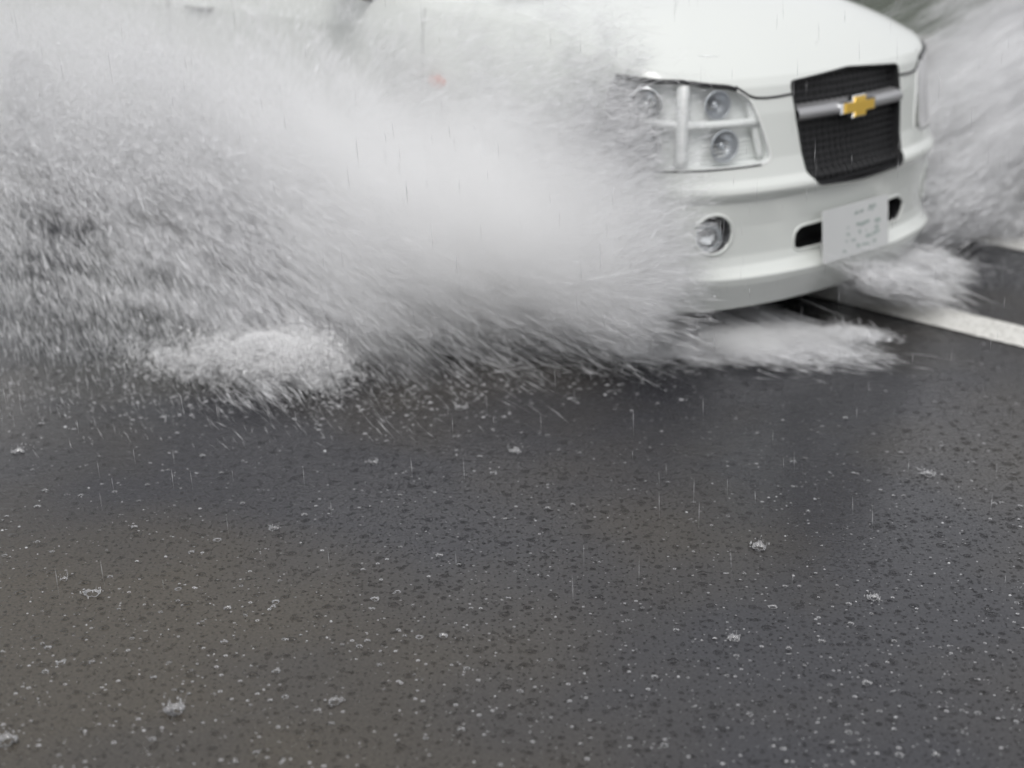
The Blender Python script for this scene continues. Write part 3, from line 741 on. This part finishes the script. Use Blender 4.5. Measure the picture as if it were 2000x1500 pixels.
def spindles(P0, D, L, W, name, mat):
    """one thin water ligament per row: centre P0, unit direction D, length L, width W"""
    n = len(P0); a = np.cross(D, R.normal(size=(n, 3))); a /= np.linalg.norm(a, axis=1)[:, None]; b = np.cross(D, a)
    L = L[:, None]; W = W[:, None]*.5
    ang = [0, 2*math.pi/3, 4*math.pi/3]
    sh = R.uniform(-.25, .15, (n, 1))
    V = [P0-D*L*.5, P0+D*L*.5] + [P0 + D*L*sh + W*(math.cos(t)*a+math.sin(t)*b) for t in ang]
    V = np.stack(V, 1).reshape(-1, 3); base = (np.arange(n)*5)[:, None]
    T = np.array([[0, 3, 2], [0, 4, 3], [0, 2, 4], [1, 2, 3], [1, 3, 4], [1, 4, 2]])
    T = (base[:, :, None] + T[None]).reshape(-1, 3)
    return np_mesh(name, V, T, mat, True, 3)

# the sheet torn up by the near front wheel: how dense it is, which way it flies and how long its ligaments are
GX = [-400, 0, 200, 400, 600, 800, 1000, 1150, 1230, 1300, 1400]
GY = [-200, 0, 75, 150, 225, 300, 375, 450, 525, 600, 660, 700, 760, 830, 900]
TAU = [[0.0, 0.0, 0.0, 0.0, 0.0, 0.0, 0.0, 0.0, 0.0, 0.0, 0.0],
 [0.25, 0.3, 0.15, 0.08, 0.04, 0.06, 0.04, 0.02, 0.0, 0.0, 0.0],
 [0.9, 0.95, 0.5, 0.25, 0.14, 0.16, 0.2, 0.22, 0.08, 0.0, 0.0],
 [1.3, 1.4, 1.05, 0.6, 0.34, 0.3, 0.35, 0.6, 0.27, 0.03, 0.0],
 [1.2, 1.35, 1.35, 1.0, 0.75, 0.5, 0.6, 0.95, 0.51, 0.088, 0.0],
 [0.9, 1.1, 1.25, 1.3, 1.2, 0.95, 0.8, 1.15, 0.805, 0.144, 0.006],
 [0.45, 0.62, 0.92, 1.3, 1.7, 1.6, 0.95, 1.15, 0.96, 0.168, 0.015],
 [0.16, 0.26, 0.5, 0.88, 1.65, 2.1, 1.4, 1.5, 1.53, 0.3, 0.018],
 [0.1, 0.16, 0.32, 0.62, 1.25, 1.15, 0.95, 1.6, 1.98, 0.425, 0.012],
 [0.08, 0.12, 0.22, 0.38, 0.95, 0.38, 0.34, 0.75, 0.99, 0.165, 0.009],
 [0.06, 0.09, 0.14, 0.22, 0.46, 0.14, 0.12, 0.2, 0.24, 0.08, 0.009],
 [0.03, 0.05, 0.06, 0.08, 0.11, 0.06, 0.05, 0.04, 0.03, 0.02, 0.0],
 [0.012, 0.018, 0.02, 0.02, 0.022, 0.012, 0.008, 0.004, 0.0, 0.0, 0.0],
 [0.004, 0.006, 0.006, 0.006, 0.006, 0.004, 0.0, 0.0, 0.0, 0.0, 0.0],
 [0.0, 0.0, 0.0, 0.0, 0.0, 0.0, 0.0, 0.0, 0.0, 0.0, 0.0]]
AX = [-400, 0, 200, 400, 600, 800, 1000, 1200, 1400]
AY = [-200, 100, 200, 300, 400, 500, 600, 700, 900]
ANG = [[60, 60, 88, 96, 108, 140, 160, 168, 172],
 [55, 50, 84, 96, 106, 140, 160, 168, 172],
 [50, 45, 60, 70, 90, 150, 162, 168, 172],
 [55, 52, 48, 40, 28, 16, 165, 165, 172],
 [65, 60, 54, 44, 32, 20, 164, 158, 170],
 [74, 68, 62, 52, 38, 27, 20, 152, 176],
 [78, 72, 66, 57, 43, 32, 26, 22, 6],
 [80, 75, 70, 62, 50, 38, 29, 22, 10],
 [84, 80, 75, 68, 58, 45, 34, 24, 14]]
LEN = [[9, 9, 16, 26, 32, 44, 50, 50, 50],
 [8, 9, 15, 26, 32, 44, 50, 50, 50],
 [9, 10, 14, 22, 34, 48, 56, 56, 50],
 [13, 14, 18, 28, 42, 60, 60, 60, 50],
 [24, 24, 28, 36, 52, 74, 60, 58, 50],
 [30, 30, 36, 44, 62, 90, 80, 60, 50],
 [34, 34, 40, 50, 72, 100, 105, 85, 60],
 [26, 26, 30, 34, 52, 74, 90, 90, 60],
 [14, 14, 16, 18, 26, 36, 44, 50, 40]]
def sample_dir(x, y):
    a = np.radians(np.array(ANG, float))*2
    c_ = bil(AX, AY, np.cos(a), x, y); s_ = bil(AX, AY, np.sin(a), x, y); return .5*np.arctan2(s_, c_)
def sheet_depth(x, y):
    yb = np.interp(x, [-400, 0, 530, 800, 1250, 1400], [800, 790, 745, 720, 690, 690])
    db = ground_depth(yb); d = db + np.clip(yb-y, 0, 900)/700*.42
    side = np.interp(x, [-400, 0, 400, 800, 1000, 1150, 1300, 1400], [9, 7.6, 6.1, 5.15, 4.85, 4.62, 4.44, 4.38])
    return np.minimum(d, side-.14)
def clump(x, y, th):
    """streaky thinning that follows the flight direction, finer to coarser"""
    r = np.hypot(x-1290, (y-830)); t_ = np.arctan2(y-830, x-1290)
    a = vnoise(t_*42, r/170, 1); b = vnoise(t_*110+7, r/90, 2); c_ = vnoise(x/26, y/22, 3); e = vnoise(x/70+t_*9, y/60, 4)
    return np.clip(.15 + 1.25*a*(.35+b) + .55*(e-.5) + .35*(c_-.5), .03, 2.2)
def sheet_points(n_try, boost=1., tau_pow=1., clumpy=1.):
    x = R.uniform(-380, 1400, n_try); y = R.uniform(-180, 890, n_try)
    t_ = bil(GX, GY, TAU, x, y)*1.15
    soft = np.clip(t_/1.5, 0, 1)                       # dense water is even, thin water is ragged
    c_ = clump(x, y, None); w_ = t_*((1-soft*.55)*c_**clumpy + soft*.55)
    keep = R.random(n_try)*3.2 < w_*boost
    return x[keep], y[keep]
def throw(x, y, wid, lenk, name, mat, spread=.16, depth_j=.10, jl=.45):
    n = len(x); th = sample_dir(x, y) + R.normal(0, spread, n)*np.interp(y, [0, 250, 450], [2.2, 1.4, 1])*R.choice([.5, 1, 2.2], n)
    d = sheet_depth(x, y) + R.normal(0, depth_j, n)*np.interp(x, [-400, 800, 1250], [1.6, 1, .55])
    d = np.minimum(d, ground_depth(np.maximum(y, -150)) - .02)
    P0 = at_np(x, y, d); sc = d/CAM_F
    L = bil(AX, AY, LEN, x, y)*lenk*R.lognormal(0, jl, n)*sc; W = wid*R.lognormal(0, .4, n)*sc
    D = RIGHT[None]*np.cos(th)[:, None] - UPV[None]*np.sin(th)[:, None] + FWD[None]*R.normal(0, .28, n)[:, None]
    D /= np.linalg.norm(D, axis=1)[:, None]
    low = P0[:, 2] - np.abs(D[:, 2])*L*.5; P0[:, 2] += np.maximum(0, .004-low)
    return P0, D, L, W
def merge(parts): return [np.concatenate(z) for z in zip(*parts)]
# area bookkeeping: number of ligaments for a mean cover of tau over the 1780 x 1070 px field
def count(area_share, w_, l_): return int(1780*1070*3.2*area_share/(w_*l_*.5))
fine = sheet_points(count(3.4, .46, 36)); mid_ = sheet_points(count(.42, .8, 40)); big = sheet_points(count(.06, 1.5, 26), clumpy=1.6)
parts = [throw(*fine, .46, .9, None, None), throw(*mid_, .8, 1.0, None, None), throw(*big, 1.5, .5, None, None, .2)]
# loose beads among the ligaments
bd_ = sheet_points(26000, 1.0, clumpy=1.5); pb = throw(*bd_, 2.0, .1, None, None, .8, .16, .3); pb[2][:] = pb[3]*1.5; parts.append(pb)
# landing clump on the road and other concentrated bursts: px, py, sx, sy, tilt, n, angle, length, width, height scatter
def burst(px, py, sx, sy, tilt, n, ang, ln, wd, lift=0., dep=None, dj=.06, asp=.12, uni=False):
    if uni: r = np.sqrt(R.random(n)); t_ = R.uniform(0, 2*math.pi, n); gx_, gy_ = 1.7*r*np.cos(t_), 1.7*r*np.sin(t_)
    else: gx_, gy_ = R.normal(size=n), R.normal(size=n)
    c_, s_ = math.cos(math.radians(tilt)), math.sin(math.radians(tilt))
    x = px + gx_*sx*c_ - gy_*sy*s_; y = py + gx_*sx*s_ + gy_*sy*c_
    nz_ = vnoise(x/24, y/15, 9)*.6 + vnoise(x/9, y/7, 10)*.4; k = R.random(n) < np.clip(nz_*1.9-.15, .06, 1); x, y = x[k], y[k]; n = len(x)
    d = (ground_depth(y)-lift*.5 if dep is None else np.full(n, dep)) + R.normal(0, dj, n); d = np.minimum(d, ground_depth(y)-.008)
    P0 = at_np(x, y, d); sc = d/CAM_F; th = np.radians(ang) + R.normal(0, asp, n)
    L = ln*R.lognormal(0, .4, n)*sc; W = wd*R.lognormal(0, .4, n)*sc
    D = RIGHT[None]*np.cos(th)[:, None] - UPV[None]*np.sin(th)[:, None] + FWD[None]*R.normal(0, .3, n)[:, None]; D /= np.linalg.norm(D, axis=1)[:, None]
    low = P0[:, 2] - np.abs(D[:, 2])*L*.5; P0[:, 2] += np.maximum(0, .004-low)
    return P0, D, L, W
CD = float(ground_depth(np.array(758.)))-.03
foam_ = [burst(545, 690, 50, 22, 10, 40000, 35, 9, .8, 0, CD, .05, asp=1.2, uni=True), burst(608, 733, 20, 9, 35, 7000, 45, 9, .9, 0, CD, .03, asp=.8), burst(500, 700, 70, 22, 8, 16000, 50, 11, .9, 0, CD, .06, asp=.8), burst(610, 700, 34, 26, 30, 9000, 40, 20, .8, 0, CD, .05, asp=.5),
          burst(420, 715, 70, 16, 6, 9000, 60, 11, .8, 0, CD, .06, asp=.9)]
parts += [
          burst(480, 712, 75, 16, 8, 5000, 55, 14, 1.9, .03, asp=.8), burst(400, 680, 80, 30, 0, 2600, 60, 14, 2.0, .03, asp=.8), burst(690, 635, 95, 24, -34, 17000, 42, 60, .6, .2)]
sp = merge(parts)
kf = R.random(len(sp[0])) < np.clip(1.25 - sp[3]/sp[3].mean()*.35*(sp[0][:, 2] < .10), .1, 1); sp = [z[kf] for z in sp]
tag(spindles(*merge(foam_), 'splash_foam', M['foam']), 'solid white clump of foam where the thrown water lands at left', 'foam', kind='stuff')
o = spindles(*sp, 'wheel_spray', M['spray'])
tag(o, 'white fan of spray thrown out across the road by the near front wheel', 'spray', kind='stuff')
print('near spray', len(sp[0]))

# under the bumper, the bow wave running ahead of the near wheel
q = [burst(1450, 668, 62, 14, 12, 26000, 14, 50, .6, .03, asp=.10), burst(1480, 645, 90, 14, 14, 12000, 13, 60, .6, .05, asp=.10), burst(1320, 680, 90, 12, 4, 6000, 12, 50, .6, .03),
     burst(1655, 655, 34, 5, 4, 5000, 6, 20, 1.0, .01, asp=.4), burst(1475, 688, 40, 6, 8, 5000, 10, 20, 1.2, .01, asp=.5)]
qm = merge(q)
tag(spindles(*qm, 'bow_wave', M['spray']), 'low white bow wave on the wet road just under the front bumper', 'spray', kind='stuff')

# the far wheels' spray on the other side of the car, and the burst below the far corner of the bumper
q = []
d0 = 5.35
for px, py, sx, sy, tl, n, an, ln, wd, dp in ((1775, 552, 34, 13, 6, 6000, 16, 55, .6, 5.12), (1725, 545, 60, 16, 18, 6000, 20, 60, .6, 5.1), (1810, 520, 36, 16, 10, 3000, 18, 60, .6, 5.3),
      (1960, 225, 120, 44, -38, 36000, 148, 150, .42, 6.2), (1905, 320, 80, 24, -40, 14000, 147, 130, .42, 5.9), (1980, 130, 110, 50, -30, 12000, 150, 150, .42, 6.9), (1850, 400, 55, 34, -30, 9000, 150, 50, .9, 5.75), (1890, 425, 80, 20, 6, 5000, 172, 40, .8, 6.2),
      (2120, 60, 160, 110, -35, 16000, 148, 140, .5, 6.9)):
    b_ = burst(px, py, sx, sy, tl, n, an, ln, wd, 0, dp, .18, .14); q.append(b_)
qm = merge(q); k = qm[0][:, 2] > .004; qm = [z[k] for z in qm]
tag(spindles(*qm, 'wheel_spray', M['spray']), 'spray streaming off the far side of the car behind the grille', 'spray', kind='stuff')
print('far spray', len(qm[0]))

# ------------------------------------------------------------------ falling rain
n = 2600; d = R.uniform(2.9, 7, n); x = R.uniform(-300, 2300, n); y = R.uniform(-300, 1500, n)
P0 = at_np(x, y, d); k = (P0[:, 2] > .05); P0, d = P0[k], d[k]; n = len(P0)
cx_, cy_ = P0[:, 0]-1.1244, P0[:, 1]-4.6744; cu = cx_*HX + cy_*HY; cv = cx_*NX + cy_*NY       # keep the rain out of the car
k = ~((cu < .1) & (cu > -5.2) & (np.abs(cv) < .9)); P0 = P0[k]; n = len(P0)
D = np.stack([R.normal(.05, .02, n), R.normal(0, .02, n), -np.ones(n)], 1); D /= np.linalg.norm(D, axis=1)[:, None]
tag(spindles(P0, D, R.uniform(.025, .075, n), R.uniform(.0006, .0013, n), 'rain', M['rainm']), 'thin near-vertical falling rain over the road and car', 'rain', kind='stuff')

# ------------------------------------------------------------------ rain striking the road
def crown(r, h, seed, spikes=9, nseg=36, drops=8):
    """a splash crown: thin flared wall with a torn rim, and beads thrown off its tips"""
    g = random.Random(seed); V = []; Fc = []
    ph_ = [g.uniform(0, 6.28) for _ in range(4)]; gap = g.uniform(0, 6.28)
    tips = []
    rows = 5
    for side_ in (0, 1):
        for i in range(rows):
            t_ = i/(rows-1)
            for k in range(nseg):
                w_ = 2*math.pi*k/nseg
                s_ = .42 + .38*max(0, math.sin(spikes*w_+ph_[0]))**3 + .16*math.sin(2*w_+ph_[1]) + .10*math.sin(3*w_+ph_[2]) + .03*math.sin(13*w_+ph_[3])
                hh = h*max(.12, s_); rr = r*(.85 + .3*t_ + .12*t_*t_ + .06*math.sin(2*w_+ph_[2]) + .04*math.sin(5*w_+ph_[3])) - side_*r*(.10-.06*t_)
                V.append((rr*math.cos(w_), rr*math.sin(w_)*.95, hh*t_**1.2 - .001))
    N = rows*nseg
    for i in range(rows-1):
        for k in range(nseg):
            a_, b_, c_, d_ = i*nseg+k, i*nseg+(k+1) % nseg, (i+1)*nseg+(k+1) % nseg, (i+1)*nseg+k
            Fc.append((a_, b_, c_, d_)); Fc.append((N+d_, N+c_, N+b_, N+a_))
    for k in range(nseg):
        a_, b_ = (rows-1)*nseg+k, (rows-1)*nseg+(k+1) % nseg; Fc.append((a_, b_, N+b_, N+a_))
    nwall = len(Fc)
    top_ = [Vector(V[(rows-1)*nseg+k]) for k in range(nseg)]
    Vt, Ft = [], []
    tube(Vt, Ft, top_, r*.028, 5, True)
    low_ = [Vector((v_.x*.93/(1.0), v_.y*.93, .0008)) for v_ in [Vector(V[k]) for k in range(nseg)]]
    for q_ in range(1):
        k0 = g.randrange(nseg); n_ = g.randrange(4, max(5, nseg//4)); tube(Vt, Ft, [Vector((V[nseg+(k0+j) % nseg])) for j in range(n_)], r*.02, 4)
    if drops > 5:
        for q_ in range(5):
            p_ = max([top_[g.randrange(nseg)] for _ in range(4)], key=lambda v_: v_.z); o_ = Vector((p_.x, p_.y, 0)).normalized(); L_ = h*g.uniform(.3, .9)
            for e_ in range(3):
                a0_ = e_*.36+.1; a1_ = a0_+g.uniform(.1, .26); tube(Vt, Ft, [p_ + o_*L_*.35*a0_+Vector((0, 0, L_*a0_)), p_ + o_*L_*.35*a1_+Vector((0, 0, L_*a1_))], r*g.uniform(.02, .04), 4)
    b_0 = len(V); V += [tuple(v_) for v_ in Vt]; Fc += [tuple(i_+b_0 for i_ in f_) for f_ in Ft]
    crown.nwall = nwall
    def bead(c_, s_, st=1.):
        b0 = len(V); n1, n2 = 5, 7
        V.append((c_[0], c_[1], c_[2]+s_*st))
        for i in range(1, n1):
            for k in range(n2):
                p_, w_ = math.pi*i/n1, 2*math.pi*k/n2; V.append((c_[0]+s_*math.sin(p_)*math.cos(w_), c_[1]+s_*math.sin(p_)*math.sin(w_), c_[2]+s_*st*math.cos(p_)))
        V.append((c_[0], c_[1], c_[2]-s_*st)); e_ = len(V)-1
        for k in range(n2): Fc.append((b0, b0+1+k, b0+1+(k+1) % n2)); Fc.append((e_, b0+1+(n1-2)*n2+(k+1) % n2, b0+1+(n1-2)*n2+k))
        for i in range(n1-2):
            for k in range(n2): Fc.append((b0+1+i*n2+k, b0+1+(i+1)*n2+k, b0+1+(i+1)*n2+(k+1) % n2, b0+1+i*n2+(k+1) % n2))
    for q_ in range(drops):
        w_ = g.uniform(0, 6.28); rr = r*g.uniform(1.05, 1.9); bead((rr*math.cos(w_), rr*math.sin(w_), h*g.uniform(.3, 1.7)), r*g.uniform(.05, .11), g.uniform(1, 2.6))
    return V, Fc
# the biggest splashes, each an object of its own: photo place, ring radius, height
BIG = [(340, 1392, .017, .026, 'tallest crown splash, a cup-shaped ring with thrown tips at lower left'),
       (1482, 1072, .017, .016, 'jagged wide crown splash in the middle of the right half of the road'),
       (180, 1160, .017, .009, 'low open ring splash near the left edge of the road'),
       (14, 1450, .018, .014, 'splash ring cut by the left edge of the picture near the bottom corner'),
       (1432, 1250, .012, .012, 'ragged splash on the road below the jagged wide crown'),
       (535, 1034, .011, .010, 'frothy splash on the dark road below the landing spray clump'),
       (1706, 1170, .013, .010, 'low splash on the right side of the road with scattered beads'),
       (900, 798, .016, .009, 'flat white splash in the middle of the road just below the spray'),
       (1005, 884, .014, .016, 'splash with fine upward jets in the centre of the road'),
       (36, 884, .015, .012, 'splash beside the left edge under the falling spray'),
       (1812, 928, .017, .012, 'splash at the right side below the white painted line'),
       (125, 1133, .008, .009, 'small bright bead-like splash left of the low open ring'),
       (730, 905, .010, .010, 'small splash left of the one with upward jets'),
       (655, 1372, .012, .008, 'faint splash near the bottom centre-left of the road'),
       (1215, 706, .013, .011, 'frothy splash on the dark water under the front wheel spray')]
for i, (px, py, r_, h_, lb) in enumerate(BIG):
    V, Fc = crown(r_*.82, h_*.9, 40+i, spikes=5+i % 5, nseg=44, drops=10)
    o = mesh_obj('rain_splash', V, Fc, M['clear']); o.data.materials.append(M['speck'] if i % 2 else M['milk'])
    for f_i in range(crown.nwall, len(o.data.polygons)): o.data.polygons[f_i].material_index = 1
    o.location = ground(px, py); o.rotation_euler = (0, 0, i*1.3)
    tag(o, lb, 'splash', 'crown splashes where big drops strike the road')
# the countless small ones
protos = []
for i in range(7):
    V, Fc = crown(1., (.5, .9, .35, .7, 1.2, .25, .6)[i], 90+i, spikes=4+i % 4, nseg=14, drops=(0, 2, 1, 3, 2, 0, 1)[i]); protos.append((V, Fc))
# single beads and crescents
V, Fc = lathe([(.001, 1), (.5, .86), (.86, .5), (1, 0), (.8, -.4)], (0, 0, 0), (0, 0, 1), 9); protos.append(([tuple(v) for v in V], Fc))
V = []; Fc = []
for i in range(11):
    w_ = math.radians(200+14*i); s_ = math.sin(math.pi*i/10)
    for q_ in range(5):
        a_ = 2*math.pi*q_/5; rr = 1+.22*s_*math.cos(a_); V.append((rr*math.cos(w_), rr*math.sin(w_), .12+.30*s_*(1+math.sin(a_))))
for i in range(10):
    for q_ in range(5): Fc.append((i*5+q_, i*5+(q_+1) % 5, (i+1)*5+(q_+1) % 5, (i+1)*5+q_))
protos.append((V, Fc))
def tris(Fc):
    out = []
    for f in Fc:
        for k in range(1, len(f)-1): out.append((f[0], f[k], f[k+1]))
    return np.array(out)
protos = [(np.array([tuple(v) for v in V]), tris(Fc)) for V, Fc in protos]
def scatter(x, y, size, name, mat, weights, label, cat='splash', z=0.):
    gd = ground_depth(y); P0 = at_np(x, y, gd); P0[:, 2] = z; size = np.minimum(size, np.median(size)*1.9); kind_ = R.choice(len(protos), len(x), p=weights)
    VV = []; TT_ = []; b0 = 0
    for p_, s_, kd in zip(P0, size, kind_):
        V, T_ = protos[kd]; w_ = R.uniform(0, 6.28) if kd < 8 else R.normal(0, .5)
        c_, sn = math.cos(w_), math.sin(w_); X = V*s_
        VV.append(np.stack([X[:, 0]*c_-X[:, 1]*sn+p_[0], X[:, 0]*sn+X[:, 1]*c_+p_[1], X[:, 2]*R.uniform(.45, 1.)+p_[2]], 1)); TT_.append(T_+b0); b0 += len(V)
    return tag(np_mesh(name, np.concatenate(VV), np.concatenate(TT_), mat, True, 3), label, cat, kind='stuff')
W1 = np.array([.8, .6, 1., .6, .3, 1.2, .6, .7, 7.]); W1 /= W1.sum()
n = 4400; y = 560 + 1000*R.random(n)**1.15; x = R.uniform(-250, 2250, n)
cl = vnoise(x/60, y/40, 21); k = (R.random(n) < .35+.9*cl) & ~((y < 760) & (x < 1700)); x, y = x[k], y[k]
scatter(x, y, R.lognormal(math.log(.0017), .5, len(x)), 'raindrop_splashes', M['speck'], W1, 'small rain splashes and beads dotted all over the wet road')
n = 2600; x = R.uniform(-250, 2250, n); y = R.uniform(690, 1540, n)
scatter(x, y, R.lognormal(math.log(.0010), .6, n), 'raindrop_beads', M['milk'], W1, 'bright specks of bouncing drops across the road surface')
n = 260; y = 780 + 740*R.random(n); x = R.uniform(-250, 2250, n); W2 = np.array([2, 2, 2, 2, 1, 2, 1, .0, 1.]); W2 /= W2.sum()
scatter(x, y, R.lognormal(math.log(.0042), .35, n), 'raindrop_splashes', M['clear'], W2, 'faint see-through splash rings opening on the water film')
# torn froth where the spray lands
xs_, ys_ = [], []
for px, py, sx, sy, n in ((150, 740, 190, 45, 500), (430, 765, 160, 26, 420), (720, 770, 130, 34, 420), (900, 730, 140, 30, 300), (1080, 745, 130, 26, 200), (330, 690, 110, 40, 420), (1250, 712, 120, 14, 160), (1950, 520, 70, 18, 260), (1880, 540, 60, 16, 120), (1450, 708, 110, 8, 120)):
    xs_.append(R.normal(px, sx, n)); ys_.append(R.normal(py, sy, n))
x = np.concatenate(xs_); y = np.concatenate(ys_); k = y > 480; x, y = x[k], y[k]
scatter(x, y, R.lognormal(math.log(.0026), .5, len(x)), 'froth', M['speck'], W1, 'torn white froth where the spray lands on the road', 'froth')

# ------------------------------------------------------------------ fine mist hanging in the sheet
def blob(px, py, d, rx, ry, rz, w_, yaw=0., roll=0.): return (tuple(at(px, py, d)), (0, math.radians(roll), math.radians(yaw)), (rx, ry, rz), w_)
BL = [blob(1160, 478, 4.38, .44, .26, .30, 22, -46, 12), blob(985, 385, 4.46, .66, .30, .34, 20, -46, 8), blob(745, 375, 4.52, .76, .34, .38, 17, -30, 24),
      blob(430, 225, 4.75, 1.0, .42, .44, 6, -20, 20), blob(80, 140, 4.8, .95, .42, .38, 5, -10, 10), blob(685, 575, 4.28, .40, .14, .13, 14, -20, 42), blob(900, 170, 4.75, .8, .22, .34, 3.5, -40, 15),
      blob(548, 686, CD-.03, .23, .11, .085, 150, 0, 8), blob(608, 724, CD-.03, .08, .07, .055, 150, 0, 20)]
me = bpy.data.meshes.new('mist'); bm = bmesh.new(); bmesh.ops.create_cube(bm, size=1); bm.to_mesh(me); bm.free()
mist = bpy.data.objects.new('mist', me); COL.objects.link(mist); mist.location = (-1.0, 4.75, .72); mist.scale = (3.1, 2.6, 1.42)
me.materials.append(mat_mist(BL, 1.0))
tag(mist, 'pale mist of fine droplets hanging in the spray beside the car', 'mist', kind='stuff')

BR = [blob(1960, 240, 6.2, .7, .5, .5, 6, 40), blob(2030, 110, 6.9, .7, .5, .5, 2, 40)]
BW = [blob(1775, 552, 5.15, .22, .18, .08, 8, 0), blob(1450, 665, 4.58, .24, .10, .05, 55, 0, 6), blob(1560, 652, 4.66, .26, .10, .032, 26, 0, 6)]
me = bpy.data.meshes.new('mist'); bm = bmesh.new(); bmesh.ops.create_cube(bm, size=1); bm.to_mesh(me); bm.free()
mist = bpy.data.objects.new('mist', me); COL.objects.link(mist); mist.location = (2.6, 6.3, .75); mist.scale = (2.2, 2.9, 1.48)
me.materials.append(mat_mist(BR, 1.0, (1.7, 5.2, 0)))
tag(mist, 'grey mist drifting off the far side of the car, behind the grille', 'mist', kind='stuff')

me = bpy.data.meshes.new('mist'); bm = bmesh.new(); bmesh.ops.create_cube(bm, size=1); bm.to_mesh(me); bm.free()
mist = bpy.data.objects.new('mist', me); COL.objects.link(mist); mist.location = (1.15, 4.75, .17); mist.scale = (1.16, 1.0, .32)
me.materials.append(mat_mist(BW, 1.0, (.3, 4.4, -.05)))
tag(mist, 'white burst of fine water boiling out low under the front bumper', 'mist', kind='stuff')
